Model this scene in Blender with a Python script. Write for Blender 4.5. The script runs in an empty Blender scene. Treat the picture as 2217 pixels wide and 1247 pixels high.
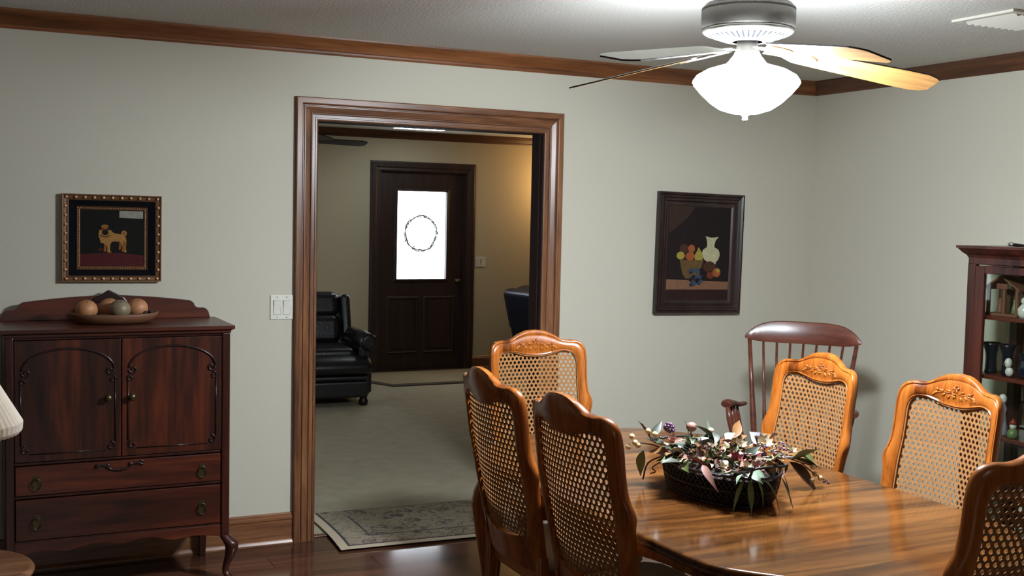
import bpy, math, random
from mathutils import Vector, Matrix, Quaternion
random.seed(7)
C = bpy.context.scene.collection
S = bpy.context.scene
R = math.radians
PI = math.pi

# ------------------------------------------------------------------ camera
def add_camera():
    yaw, pitch, roll = 0.454876, 0.062991, 0.021417
    fwd = Vector((math.sin(yaw)*math.cos(pitch), math.cos(yaw)*math.cos(pitch), -math.sin(pitch)))
    right = Vector((math.cos(yaw), -math.sin(yaw), 0))
    up = right.cross(fwd)
    r2 = right*math.cos(roll) + up*math.sin(roll)
    u2 = -right*math.sin(roll) + up*math.cos(roll)
    m = Matrix((r2, u2, -fwd)).transposed().to_4x4()
    cd = bpy.data.cameras.new('camera')
    cd.sensor_width = 36.0
    cd.lens = 36.0*2462/2217
    cd.clip_start = 0.05
    cd.clip_end = 200
    co = bpy.data.objects.new('camera', cd)
    co.matrix_world = Matrix.Translation((-0.55854, -5.33851, 1.60223)) @ m
    C.objects.link(co)
    S.camera = co
add_camera()

# ------------------------------------------------------------------ world, lights, exposure
w = bpy.data.worlds.new('daylight')
S.world = w
w.use_nodes = True
w.node_tree.nodes['Background'].inputs[0].default_value = (0.86, 0.93, 1.0, 1)
w.node_tree.nodes['Background'].inputs[1].default_value = 8.0
S.view_settings.view_transform = 'Standard'
S.view_settings.look = 'None'
S.view_settings.exposure = 0.0
S.view_settings.gamma = 1.0
S.view_settings.use_curve_mapping = False
S.cycles.use_denoising = True
S.cycles.max_bounces = 8
S.cycles.sample_clamp_indirect = 6.0

BOWL_POWER = 335.0            # emission of the frosted bowl of the ceiling fan
def area(name, loc, rot, sx, sy, power, col):
    l = bpy.data.lights.new(name, 'AREA')
    l.shape = 'RECTANGLE'; l.size = sx; l.size_y = sy; l.energy = power; l.color = col
    o = bpy.data.objects.new(name, l); o.location = loc; o.rotation_euler = rot
    C.objects.link(o); return o
# fill lights added behind and left of the camera, on walls without windows
fill = area('fill_light', (-0.6, -8.9, 1.75), (R(68), 0, 0), 2.2, 1.3, 12, (1.0, 0.95, 0.88))
fill.data.spread = R(110)
area('fill_light', (-3.1, -3.6, 1.5), (R(90), 0, R(-90)), 1.4, 1.2, 0.8, (0.80, 0.90, 1.0))
# living room: an area light out of view on its left, a warm lamp out of view on its right
area('fill_light', (-0.9, 3.2, 1.5), (R(90), 0, R(-90)), 1.6, 1.2, 16, (0.85, 0.93, 1.0))
l = bpy.data.lights.new('warm_lamp_light', 'POINT'); l.energy = 16; l.color = (1.0, 0.60, 0.25); l.shadow_soft_size = 0.09
o = bpy.data.objects.new('warm_lamp_light', l); o.location = (5.25, 5.15, 1.95); C.objects.link(o)

# ------------------------------------------------------------------ materials
def sr(*c):
    """sRGB 0-255 -> linear"""
    return tuple((x/255/12.92 if x/255 <= 0.04045 else ((x/255+0.055)/1.055)**2.4) for x in c) + (1,)

def newmat(name, rough=0.5, spec=0.5, metal=0.0):
    m = bpy.data.materials.new(name); m.use_nodes = True
    nt = m.node_tree; b = nt.nodes['Principled BSDF']
    b.inputs['Roughness'].default_value = rough
    b.inputs['Metallic'].default_value = metal
    b.inputs['Specular IOR Level'].default_value = spec
    return m, nt, b
def plain(name, col, rough=0.5, metal=0.0, spec=0.5, bump=0, bscale=200, var=0.0, vscale=8):
    m, nt, b = newmat(name, rough, spec, metal)
    b.inputs['Base Color'].default_value = col
    tc = nt.nodes.new('ShaderNodeTexCoord')
    if var:
        n = nt.nodes.new('ShaderNodeTexNoise'); n.inputs['Scale'].default_value = vscale
        n.inputs['Detail'].default_value = 5
        nt.links.new(tc.outputs['Object'], n.inputs['Vector'])
        mx = nt.nodes.new('ShaderNodeMix'); mx.data_type = 'RGBA'
        mx.inputs[6].default_value = tuple(c*(1-var) for c in col[:3]) + (1,)
        mx.inputs[7].default_value = tuple(min(1, c*(1+var)) for c in col[:3]) + (1,)
        nt.links.new(n.outputs['Fac'], mx.inputs[0]); nt.links.new(mx.outputs[2], b.inputs['Base Color'])
    if bump:
        n = nt.nodes.new('ShaderNodeTexNoise'); n.inputs['Scale'].default_value = bscale
        n.inputs['Detail'].default_value = 4
        nt.links.new(tc.outputs['Object'], n.inputs['Vector'])
        bp = nt.nodes.new('ShaderNodeBump'); bp.inputs['Strength'].default_value = bump
        bp.inputs['Distance'].default_value = 0.004
        nt.links.new(n.outputs['Fac'], bp.inputs['Height']); nt.links.new(bp.outputs[0], b.inputs['Normal'])
    return m
def wood(name, dark, mid, light, rough=0.35, grain='Z', scale=1.0, spec=0.5, bands=0.6):
    """stretched noise grain along one object axis"""
    m, nt, b = newmat(name, rough, spec)
    tc = nt.nodes.new('ShaderNodeTexCoord'); mp = nt.nodes.new('ShaderNodeMapping')
    sc = {'X': (1.2, 16, 16), 'Y': (16, 1.2, 16), 'Z': (16, 16, 1.2)}[grain]
    mp.inputs['Scale'].default_value = tuple(s*scale for s in sc)
    nt.links.new(tc.outputs['Object'], mp.inputs['Vector'])
    n = nt.nodes.new('ShaderNodeTexNoise'); n.inputs['Scale'].default_value = 1.0
    n.inputs['Detail'].default_value = 6; n.inputs['Roughness'].default_value = 0.62
    n.inputs['Distortion'].default_value = bands
    nt.links.new(mp.outputs[0], n.inputs['Vector'])
    n2 = nt.nodes.new('ShaderNodeTexNoise'); n2.inputs['Scale'].default_value = 9.0
    n2.inputs['Detail'].default_value = 3
    nt.links.new(mp.outputs[0], n2.inputs['Vector'])
    ad = nt.nodes.new('ShaderNodeMath'); ad.operation = 'MULTIPLY_ADD'; ad.inputs[1].default_value = 0.25
    nt.links.new(n2.outputs['Fac'], ad.inputs[0]); nt.links.new(n.outputs['Fac'], ad.inputs[2])
    cr = nt.nodes.new('ShaderNodeValToRGB'); e = cr.color_ramp.elements
    e[0].position = 0.42; e[0].color = dark; e[1].position = 0.80; e[1].color = light
    x = e.new(0.60); x.color = mid
    nt.links.new(ad.outputs[0], cr.inputs[0]); nt.links.new(cr.outputs[0], b.inputs['Base Color'])
    bp = nt.nodes.new('ShaderNodeBump'); bp.inputs['Strength'].default_value = 0.06; bp.inputs['Distance'].default_value = 0.001
    nt.links.new(n2.outputs['Fac'], bp.inputs['Height']); nt.links.new(bp.outputs[0], b.inputs['Normal'])
    return m
def glass(name, tint=(1, 1, 1, 1), gloss=0.08):
    m = bpy.data.materials.new(name); m.use_nodes = True; nt = m.node_tree
    nt.nodes.remove(nt.nodes['Principled BSDF']); out = nt.nodes['Material Output']
    t = nt.nodes.new('ShaderNodeBsdfTransparent'); t.inputs[0].default_value = tint
    g = nt.nodes.new('ShaderNodeBsdfGlossy'); g.inputs['Roughness'].default_value = 0.02
    mx = nt.nodes.new('ShaderNodeMixShader'); mx.inputs[0].default_value = gloss
    nt.links.new(t.outputs[0], mx.inputs[1]); nt.links.new(g.outputs[0], mx.inputs[2]); nt.links.new(mx.outputs[0], out.inputs[0])
    return m
def emit(name, col, st):
    m = bpy.data.materials.new(name); m.use_nodes = True; nt = m.node_tree
    b = nt.nodes['Principled BSDF']; b.inputs['Base Color'].default_value = (0.8, 0.8, 0.8, 1)
    b.inputs['Emission Color'].default_value = col; b.inputs['Emission Strength'].default_value = st
    return m

M = {}
M['wall'] = plain('wall_paint', sr(200, 195, 178), 0.85, spec=0.2, bump=0.12, bscale=120)
M['wall_far'] = plain('wall_paint_tan', sr(190, 178, 150), 0.85, spec=0.2, bump=0.1, bscale=120)
M['wall_dim'] = plain('wall_low_bounce', sr(112, 98, 78), 0.85, spec=0.2)  # unseen walls coloured darker to weaken the light they bounce
M['ceiling'] = plain('ceiling_texture', sr(205, 203, 195), 0.9, spec=0.1, bump=0.9, bscale=70)
M['trim'] = wood('stained_trim', sr(72, 44, 28), sr(112, 72, 46), sr(144, 98, 64), 0.32, 'Z', 1.2)
M['jamb'] = plain('dark_jamb', sr(40, 22, 18), 0.65, spec=0.2)
M['trimX'] = wood('stained_trim_long', sr(72, 44, 28), sr(112, 72, 46), sr(144, 98, 64), 0.32, 'X', 1.2)
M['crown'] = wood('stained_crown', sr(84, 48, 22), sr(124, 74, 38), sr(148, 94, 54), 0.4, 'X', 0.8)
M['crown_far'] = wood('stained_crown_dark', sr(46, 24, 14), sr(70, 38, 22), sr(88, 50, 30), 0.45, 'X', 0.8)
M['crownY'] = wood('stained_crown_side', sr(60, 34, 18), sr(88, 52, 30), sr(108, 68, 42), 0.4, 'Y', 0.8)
M['door'] = wood('dark_door', sr(34, 20, 18), sr(48, 30, 26), sr(60, 38, 32), 0.5, 'Z', 1.0)
M['dresser'] = wood('mahogany', sr(26, 13, 10), sr(54, 24, 15), sr(96, 42, 22), 0.32, 'Z', 0.55, bands=1.2)
M['dresserX'] = wood('mahogany_long', sr(34, 16, 11), sr(66, 28, 17), sr(98, 44, 24), 0.32, 'X', 0.5, bands=1.2)
M['dresser_dark'] = wood('mahogany_frame', sr(32, 15, 12), sr(50, 22, 16), sr(72, 32, 22), 0.3, 'Z', 0.8)
M['dark_mould'] = plain('dark_moulding', sr(38, 22, 20), 0.25)
M['brass_old'] = plain('aged_brass', sr(88, 78, 54), 0.35, 0.8)
M['oak'] = wood('honey_oak', sr(84, 38, 10), sr(148, 80, 25), sr(178, 106, 42), 0.25, 'X', 0.8, bands=1.0)
M['oakZ'] = wood('honey_oak_upright', sr(84, 38, 10), sr(144, 77, 24), sr(172, 102, 40), 0.25, 'Z', 0.8, bands=1.0)
M['table'] = wood('oak_tabletop', sr(38, 19, 8), sr(80, 47, 20), sr(112, 70, 32), 0.13, 'X', 0.9, spec=0.3, bands=0.8)
M['cane'] = plain('woven_cane', sr(140, 98, 58), 0.75, spec=0.15, var=0.18, vscale=60)
M['cushion'] = plain('cream_upholstery', sr(196, 186, 164), 0.8, bump=0.3, bscale=300)
M['rocker'] = wood('rocker_walnut', sr(62, 30, 22), sr(98, 52, 38), sr(120, 68, 50), 0.28, 'X', 0.8)
M['leather'] = plain('black_leather', sr(22, 21, 25), 0.33, bump=0.4, bscale=60, spec=0.6)
M['navy'] = plain('navy_leather', sr(24, 28, 40), 0.38, bump=0.4, bscale=60)
M['black_iron'] = plain('black_iron', sr(18, 17, 18), 0.35, spec=0.6)
M['cabinet'] = wood('cherry_cabinet', sr(34, 15, 11), sr(62, 28, 20), sr(84, 40, 28), 0.28, 'Z', 0.8)
M['shelf_edge'] = wood('cherry_shelf', sr(64, 24, 16), sr(96, 38, 25), sr(112, 50, 32), 0.3, 'Y', 0.8)
M['pewter'] = plain('brushed_pewter', sr(88, 83, 78), 0.55, 0.35, var=0.06, vscale=40)
M['nickel'] = plain('bright_metal', sr(200, 198, 190), 0.25, 0.9)
M['white'] = plain('white_plastic', sr(222, 220, 206), 0.45)
M['register'] = plain('register_paint', sr(196, 192, 178), 0.5)
M['gold'] = plain('gilded', sr(112, 78, 50), 0.4, 0.4, var=0.35, vscale=120)
M['bead'] = plain('gilded_bead', sr(222, 172, 132), 0.3, 0.35)
M['frame_black'] = plain('black_velvet_liner', sr(12, 12, 17), 0.9, spec=0.1)
M['pic_frame'] = wood('espresso_frame', sr(26, 16, 16), sr(42, 28, 26), sr(58, 40, 36), 0.28, 'Z', 1.0)
M['shade'] = plain('pleated_fabric', sr(236, 222, 204), 0.8)
M['gourd'] = plain('painted_clay', sr(176, 122, 82), 0.5, var=0.35, vscale=22)
M['gourd_green'] = plain('mottled_clay', sr(128, 112, 88), 0.45, var=0.4, vscale=26)
M['tray'] = plain('dough_bowl_wood', sr(112, 74, 50), 0.5, var=0.35, vscale=18)
M['pod'] = plain('dried_pods', sr(52, 32, 26), 0.6)
M['leaf_green'] = plain('dusty_green_leaf', sr(74, 86, 40), 0.55, var=0.35, vscale=30)
M['leaf_dark'] = plain('dark_green_leaf', sr(36, 44, 24), 0.45, var=0.3, vscale=30)
M['leaf_sage'] = plain('sage_leaf', sr(112, 130, 104), 0.6, var=0.15, vscale=30)
M['leaf_brown'] = plain('bronze_leaf', sr(112, 76, 38), 0.5, var=0.3, vscale=30)
M['leaf_maroon'] = plain('dark_bronze_leaf', sr(66, 40, 28), 0.45, var=0.3, vscale=30)
M['petal_pink'] = plain('pink_petal', sr(142, 98, 86), 0.6, var=0.2, vscale=60)
M['petal_rose'] = plain('rose_petal', sr(130, 46, 62), 0.6, var=0.3, vscale=60)
M['petal_cream'] = plain('cream_petal', sr(176, 158, 130), 0.6, var=0.15, vscale=60)
M['petal_lilac'] = plain('lilac_petal', sr(142, 142, 156), 0.6, var=0.1, vscale=60)
M['berry_purple'] = plain('purple_berry', sr(92, 56, 88), 0.3)
M['berry_cream'] = plain('cream_berry', sr(196, 176, 126), 0.35)
M['twig'] = plain('brown_twig', sr(72, 48, 34), 0.7)
M['wreath'] = plain('grapevine_in_glare', sr(120, 118, 112), 0.8)  # twig brown paled to grey: the glare round the glass put into the colour
M['china'] = plain('china', sr(214, 206, 196), 0.2)
M['dark_glass'] = plain('dark_ceramic', sr(22, 28, 38), 0.2)
M['red'] = plain('red_glaze', sr(132, 46, 30), 0.3)
M['rust'] = plain('terracotta', sr(120, 74, 54), 0.6, var=0.2, vscale=40)
M['green_glaze'] = plain('green_glaze', sr(96, 112, 66), 0.4)
M['glass'] = glass('clear_glass')
M['glass_cab'] = glass('cabinet_glass', (0.90, 0.94, 0.91, 1), 0.05)
M['mirror'] = plain('mirror', (0.62, 0.62, 0.60, 1), 0.03, 1.0)
M['bowl'] = emit('lit_frosted_glass', (0.82, 0.91, 1.0, 1), BOWL_POWER)
M['bowl_top'] = emit('lit_glass_shoulder', (0.82, 0.91, 1.0, 1), BOWL_POWER*0.55)
M['panel_light'] = emit('lit_diffuser', (0.80, 0.92, 1.0, 1), 9.0)
M['blade_oak'] = wood('fan_blade_oak', sr(150, 104, 56), sr(186, 138, 80), sr(206, 160, 102), 0.4, 'X', 1.2)
M['blade_top'] = plain('fan_blade_grey', sr(158, 156, 146), 0.5)
M['blade_dark'] = plain('fan_blade_dark', sr(44, 38, 40), 0.45)
M['fan_dark'] = plain('bronze_dark', sr(40, 32, 30), 0.4, 0.5)

def mat_floor():
    m, nt, b = newmat('laminate_planks', 0.11, 0.8)
    tc = nt.nodes.new('ShaderNodeTexCoord')
    br = nt.nodes.new('ShaderNodeTexBrick'); br.offset = 0.37
    br.inputs['Scale'].default_value = 1.0; br.inputs['Brick Width'].default_value = 1.22
    br.inputs['Row Height'].default_value = 0.165; br.inputs['Mortar Size'].default_value = 0.0028
    br.inputs['Color1'].default_value = sr(74, 44, 33); br.inputs['Color2'].default_value = sr(110, 70, 52)
    br.inputs['Mortar'].default_value = sr(34, 20, 16)
    mp0 = nt.nodes.new('ShaderNodeMapping'); mp0.inputs['Location'].default_value = (0.05, 0.03, 0)
    nt.links.new(tc.outputs['Object'], mp0.inputs['Vector']); nt.links.new(mp0.outputs[0], br.inputs['Vector'])
    mp = nt.nodes.new('ShaderNodeMapping'); mp.inputs['Scale'].default_value = (1.4, 22, 1)
    nt.links.new(tc.outputs['Object'], mp.inputs['Vector'])
    n = nt.nodes.new('ShaderNodeTexNoise'); n.inputs['Scale'].default_value = 1.2; n.inputs['Detail'].default_value = 7
    n.inputs['Distortion'].default_value = 0.8
    nt.links.new(mp.outputs[0], n.inputs['Vector'])
    cr = nt.nodes.new('ShaderNodeValToRGB'); e = cr.color_ramp.elements
    e[0].position = 0.32; e[0].color = (0.35, 0.32, 0.32, 1); e[1].position = 0.68; e[1].color = (1.1, 1.05, 1, 1)
    nt.links.new(n.outputs['Fac'], cr.inputs[0])
    mx = nt.nodes.new('ShaderNodeMix'); mx.data_type = 'RGBA'; mx.blend_type = 'MULTIPLY'; mx.inputs[0].default_value = 0.85
    nt.links.new(br.outputs['Color'], mx.inputs[6]); nt.links.new(cr.outputs[0], mx.inputs[7])
    nt.links.new(mx.outputs[2], b.inputs['Base Color'])
    return m
M['floor'] = mat_floor()
def mat_carpet():
    m, nt, b = newmat('cut_pile_carpet', 0.95, 0.1)
    tc = nt.nodes.new('ShaderNodeTexCoord')
    n = nt.nodes.new('ShaderNodeTexNoise'); n.inputs['Scale'].default_value = 9; n.inputs['Detail'].default_value = 8
    nt.links.new(tc.outputs['Object'], n.inputs['Vector'])
    n2 = nt.nodes.new('ShaderNodeTexNoise'); n2.inputs['Scale'].default_value = 160
    nt.links.new(tc.outputs['Object'], n2.inputs['Vector'])
    mx = nt.nodes.new('ShaderNodeMix'); mx.data_type = 'RGBA'
    mx.inputs[6].default_value = sr(156, 148, 126); mx.inputs[7].default_value = sr(184, 177, 154)
    nt.links.new(n.outputs['Fac'], mx.inputs[0]); nt.links.new(mx.outputs[2], b.inputs['Base Color'])
    bp = nt.nodes.new('ShaderNodeBump'); bp.inputs['Strength'].default_value = 0.7; bp.inputs['Distance'].default_value = 0.006
    nt.links.new(n2.outputs['Fac'], bp.inputs['Height']); nt.links.new(bp.outputs[0], b.inputs['Normal'])
    return m
M['carpet'] = mat_carpet()
def mat_rug():
    """floral field: voronoi blotches and vines over tan"""
    m, nt, b = newmat('floral_rug', 0.95, 0.1)
    tc = nt.nodes.new('ShaderNodeTexCoord')
    v = nt.nodes.new('ShaderNodeTexVoronoi'); v.inputs['Scale'].default_value = 9
    n = nt.nodes.new('ShaderNodeTexNoise'); n.inputs['Scale'].default_value = 7; n.inputs['Detail'].default_value = 5
    n.inputs['Distortion'].default_value = 2.5
    nd = nt.nodes.new('ShaderNodeTexNoise'); nd.inputs['Scale'].default_value = 14
    nt.links.new(tc.outputs['Object'], nd.inputs['Vector'])
    va = nt.nodes.new('ShaderNodeVectorMath'); va.operation = 'MULTIPLY_ADD'; va.inputs[1].default_value = (0.12, 0.12, 0)
    nt.links.new(nd.outputs['Color'], va.inputs[0]); nt.links.new(tc.outputs['Object'], va.inputs[2])
    nt.links.new(va.outputs[0], v.inputs['Vector']); nt.links.new(tc.outputs['Object'], n.inputs['Vector'])
    cr = nt.nodes.new('ShaderNodeValToRGB'); e = cr.color_ramp.elements
    e[0].position = 0.0; e[0].color = sr(104, 66, 58); e[1].position = 0.22; e[1].color = sr(160, 144, 122)
    x = e.new(0.30); x.color = sr(82, 78, 80); x = e.new(0.40); x.color = sr(150, 138, 118)
    nt.links.new(v.outputs['Distance'], cr.inputs[0])
    c2 = nt.nodes.new('ShaderNodeValToRGB'); e = c2.color_ramp.elements
    e[0].position = 0.47; e[0].color = (0, 0, 0, 1); e[1].position = 0.50; e[1].color = (1, 1, 1, 1)
    x = e.new(0.53); x.color = (0, 0, 0, 1)
    nt.links.new(n.outputs['Fac'], c2.inputs[0])
    mx = nt.nodes.new('ShaderNodeMix'); mx.data_type = 'RGBA'; mx.inputs[7].default_value = sr(86, 82, 84)
    nt.links.new(c2.outputs[0], mx.inputs[0]); nt.links.new(cr.outputs[0], mx.inputs[6])
    nt.links.new(mx.outputs[2], b.inputs['Base Color'])
    return m
M['rug'] = mat_rug()
M['rug_edge'] = plain('rug_binding', sr(188, 172, 148), 0.95, bump=0.4, bscale=300)
M['rug_line'] = plain('rug_dark_line', sr(60, 58, 62), 0.95)
M['mat_tan'] = plain('mat_tan', sr(150, 136, 106), 0.95, bump=0.4, bscale=200, var=0.15, vscale=20)
M['mat_edge'] = plain('mat_brown_border', sr(72, 60, 52), 0.95)

# ------------------------------------------------------------------ mesh building
class MB:
    def __init__(s): s.v = []; s.f = []; s.mi = []; s.sm = []
    def add(s, vs, fs, mi=0, smooth=False, T=None):
        b = len(s.v)
        s.v += [tuple(T @ Vector(p)) if T else tuple(p) for p in vs]
        for f in fs:
            s.f.append([b+i for i in f]); s.mi.append(mi); s.sm.append(smooth)
        return s
    def box(s, x0, x1, y0, y1, z0, z1, mi=0, T=None):
        return s.add([(x0,y0,z0),(x1,y0,z0),(x1,y1,z0),(x0,y1,z0),(x0,y0,z1),(x1,y0,z1),(x1,y1,z1),(x0,y1,z1)],
                     [(0,3,2,1),(4,5,6,7),(0,1,5,4),(1,2,6,5),(2,3,7,6),(3,0,4,7)], mi, False, T)
    def rings(s, loops, mi=0, smooth=True, cap=True, closed=True, T=None):
        n = len(loops[0]); vs = [p for l in loops for p in l]; fs = []
        for k in range(len(loops)-1):
            for i in range(n if closed else n-1):
                j = (i+1) % n
                fs.append((k*n+i, k*n+j, (k+1)*n+j, (k+1)*n+i))
        s.add(vs, fs, mi, smooth, T)
        if cap:
            s.add(loops[0], [tuple(reversed(range(n)))], mi, False, T)
            s.add(loops[-1], [tuple(range(n))], mi, False, T)
        return s
    def lathe(s, prof, n=24, mi=0, smooth=True, cap=True, T=None):
        """prof: (radius, z)"""
        loops = [[(r*math.cos(2*PI*i/n), r*math.sin(2*PI*i/n), z) for i in range(n)] for r, z in prof]
        return s.rings(loops, mi, smooth, cap, True, T)
    def tube(s, pts, rad, n=8, mi=0, cap=True, flat=1.0, T=None):
        """tube along points; rad a number or a list"""
        pts = [Vector(p) for p in pts]; loops = []
        up = Vector((0, 0, 1)); t0 = (pts[1]-pts[0]).normalized()
        if abs(t0.dot(up)) > 0.9: up = Vector((0, 1, 0))
        nrm = t0.cross(up).normalized()
        for i, p in enumerate(pts):
            a = pts[max(0, i-1)]; b = pts[min(len(pts)-1, i+1)]
            t = (b-a).normalized()
            nrm = (nrm - t*nrm.dot(t)).normalized(); bn = t.cross(nrm)
            r = rad[i] if isinstance(rad, (list, tuple)) else rad
            loops.append([p + nrm*(r*math.cos(2*PI*k/n)) + bn*(r*flat*math.sin(2*PI*k/n)) for k in range(n)])
        return s.rings(loops, mi, True, cap, True, T)
    def ball(s, c, r, n=12, mi=0, T=None):
        rx, ry, rz = r if isinstance(r, (list, tuple)) else (r, r, r)
        loops = []
        m = max(5, n//2)
        for k in range(m+1):
            a = -PI/2 + PI*k/m; q = max(0.02, math.cos(a))
            loops.append([(c[0]+rx*q*math.cos(2*PI*i/n), c[1]+ry*q*math.sin(2*PI*i/n), c[2]+rz*math.sin(a)) for i in range(n)])
        return s.rings(loops, mi, True, True, True, T)
    def prism(s, pts, d0, d1, axis='Y', mi=0, smooth_side=False, T=None):
        """polygon in the plane across an axis, extruded from d0 to d1. axis Y: pts=(x,z); Z: (x,y); X: (y,z)"""
        def P(p, d): return {'Y': (p[0], d, p[1]), 'Z': (p[0], p[1], d), 'X': (d, p[0], p[1])}[axis]
        n = len(pts); vs = [P(p, d0) for p in pts] + [P(p, d1) for p in pts]
        s.add(vs, [(i, (i+1) % n, n+(i+1) % n, n+i) for i in range(n)], mi, smooth_side, T)
        s.add(vs, [tuple(reversed(range(n))), tuple(range(n, 2*n))], mi, False, T)
        return s
    def build(s, name, mats, parent=None, bevel=0, seg=2, sub=0):
        me = bpy.data.meshes.new(name); me.from_pydata(s.v, [], s.f)
        mats = mats if isinstance(mats, (list, tuple)) else [mats]
        for m in mats: me.materials.append(m)
        me.polygons.foreach_set('material_index', s.mi); me.polygons.foreach_set('use_smooth', s.sm)
        me.validate(); me.update()
        import bmesh
        bm = bmesh.new(); bm.from_mesh(me); bmesh.ops.remove_doubles(bm, verts=bm.verts, dist=1e-5)
        bmesh.ops.recalc_face_normals(bm, faces=bm.faces); bm.to_mesh(me); bm.free()
        o = bpy.data.objects.new(name, me); C.objects.link(o)
        if parent: o.parent = parent
        if bevel:
            b = o.modifiers.new('bevel', 'BEVEL'); b.width = bevel; b.segments = seg; b.limit_method = 'ANGLE'; b.angle_limit = R(40)
        if sub:
            q = o.modifiers.new('sub', 'SUBSURF'); q.levels = sub; q.render_levels = sub
        return o
def tag(o, label=None, cat=None, group=None, kind=None):
    if label: o['label'] = label
    if cat: o['category'] = cat
    if group: o['group'] = group
    if kind: o['kind'] = kind
    return o
def empty(name, loc, rz=0, ry=0):
    o = bpy.data.objects.new(name, None); o.empty_display_size = 0.1
    o.location = loc; o.rotation_euler = (0, ry, rz); C.objects.link(o); return o
def kids(o): return [c for c in bpy.data.objects if c.parent == o]
def copy_tree(o, parent=None):
    c = o.copy(); C.objects.link(c); c.parent = parent
    for ch in kids(o): copy_tree(ch, c)
    return c
def struct(o): o['kind'] = 'structure'; return o
def smooth_curve(pts, n=6):
    """Catmull-Rom through the points (2D or 3D)"""
    P = [Vector(p) for p in pts]; out = []
    for i in range(len(P)-1):
        p0 = P[max(0, i-1)]; p1 = P[i]; p2 = P[i+1]; p3 = P[min(len(P)-1, i+2)]
        for k in range(n):
            t = k/n
            out.append(0.5*((2*p1) + (p2-p0)*t + (2*p0-5*p1+4*p2-p3)*t*t + (3*p1-p0-3*p2+p3)*t*t*t))
    out.append(P[-1]); return out
def sweep_rect(mb, x0, x1, z0, z1, prof, closed=True, y=0.0, mi=0):
    """a mitred moulding round a rectangle; prof: (outward offset, protrusion towards -Y)"""
    cs = [(x0, z0, -1, -1 if closed else 0), (x0, z1, -1, 1), (x1, z1, 1, 1), (x1, z0, 1, -1 if closed else 0)]
    loops = [[(cx+sx*o, y-d, cz+sz*o) for o, d in prof] for cx, cz, sx, sz in cs]
    if closed: loops.append(loops[0])
    mb.rings(loops, mi, False, not closed, True)
    return mb

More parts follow.
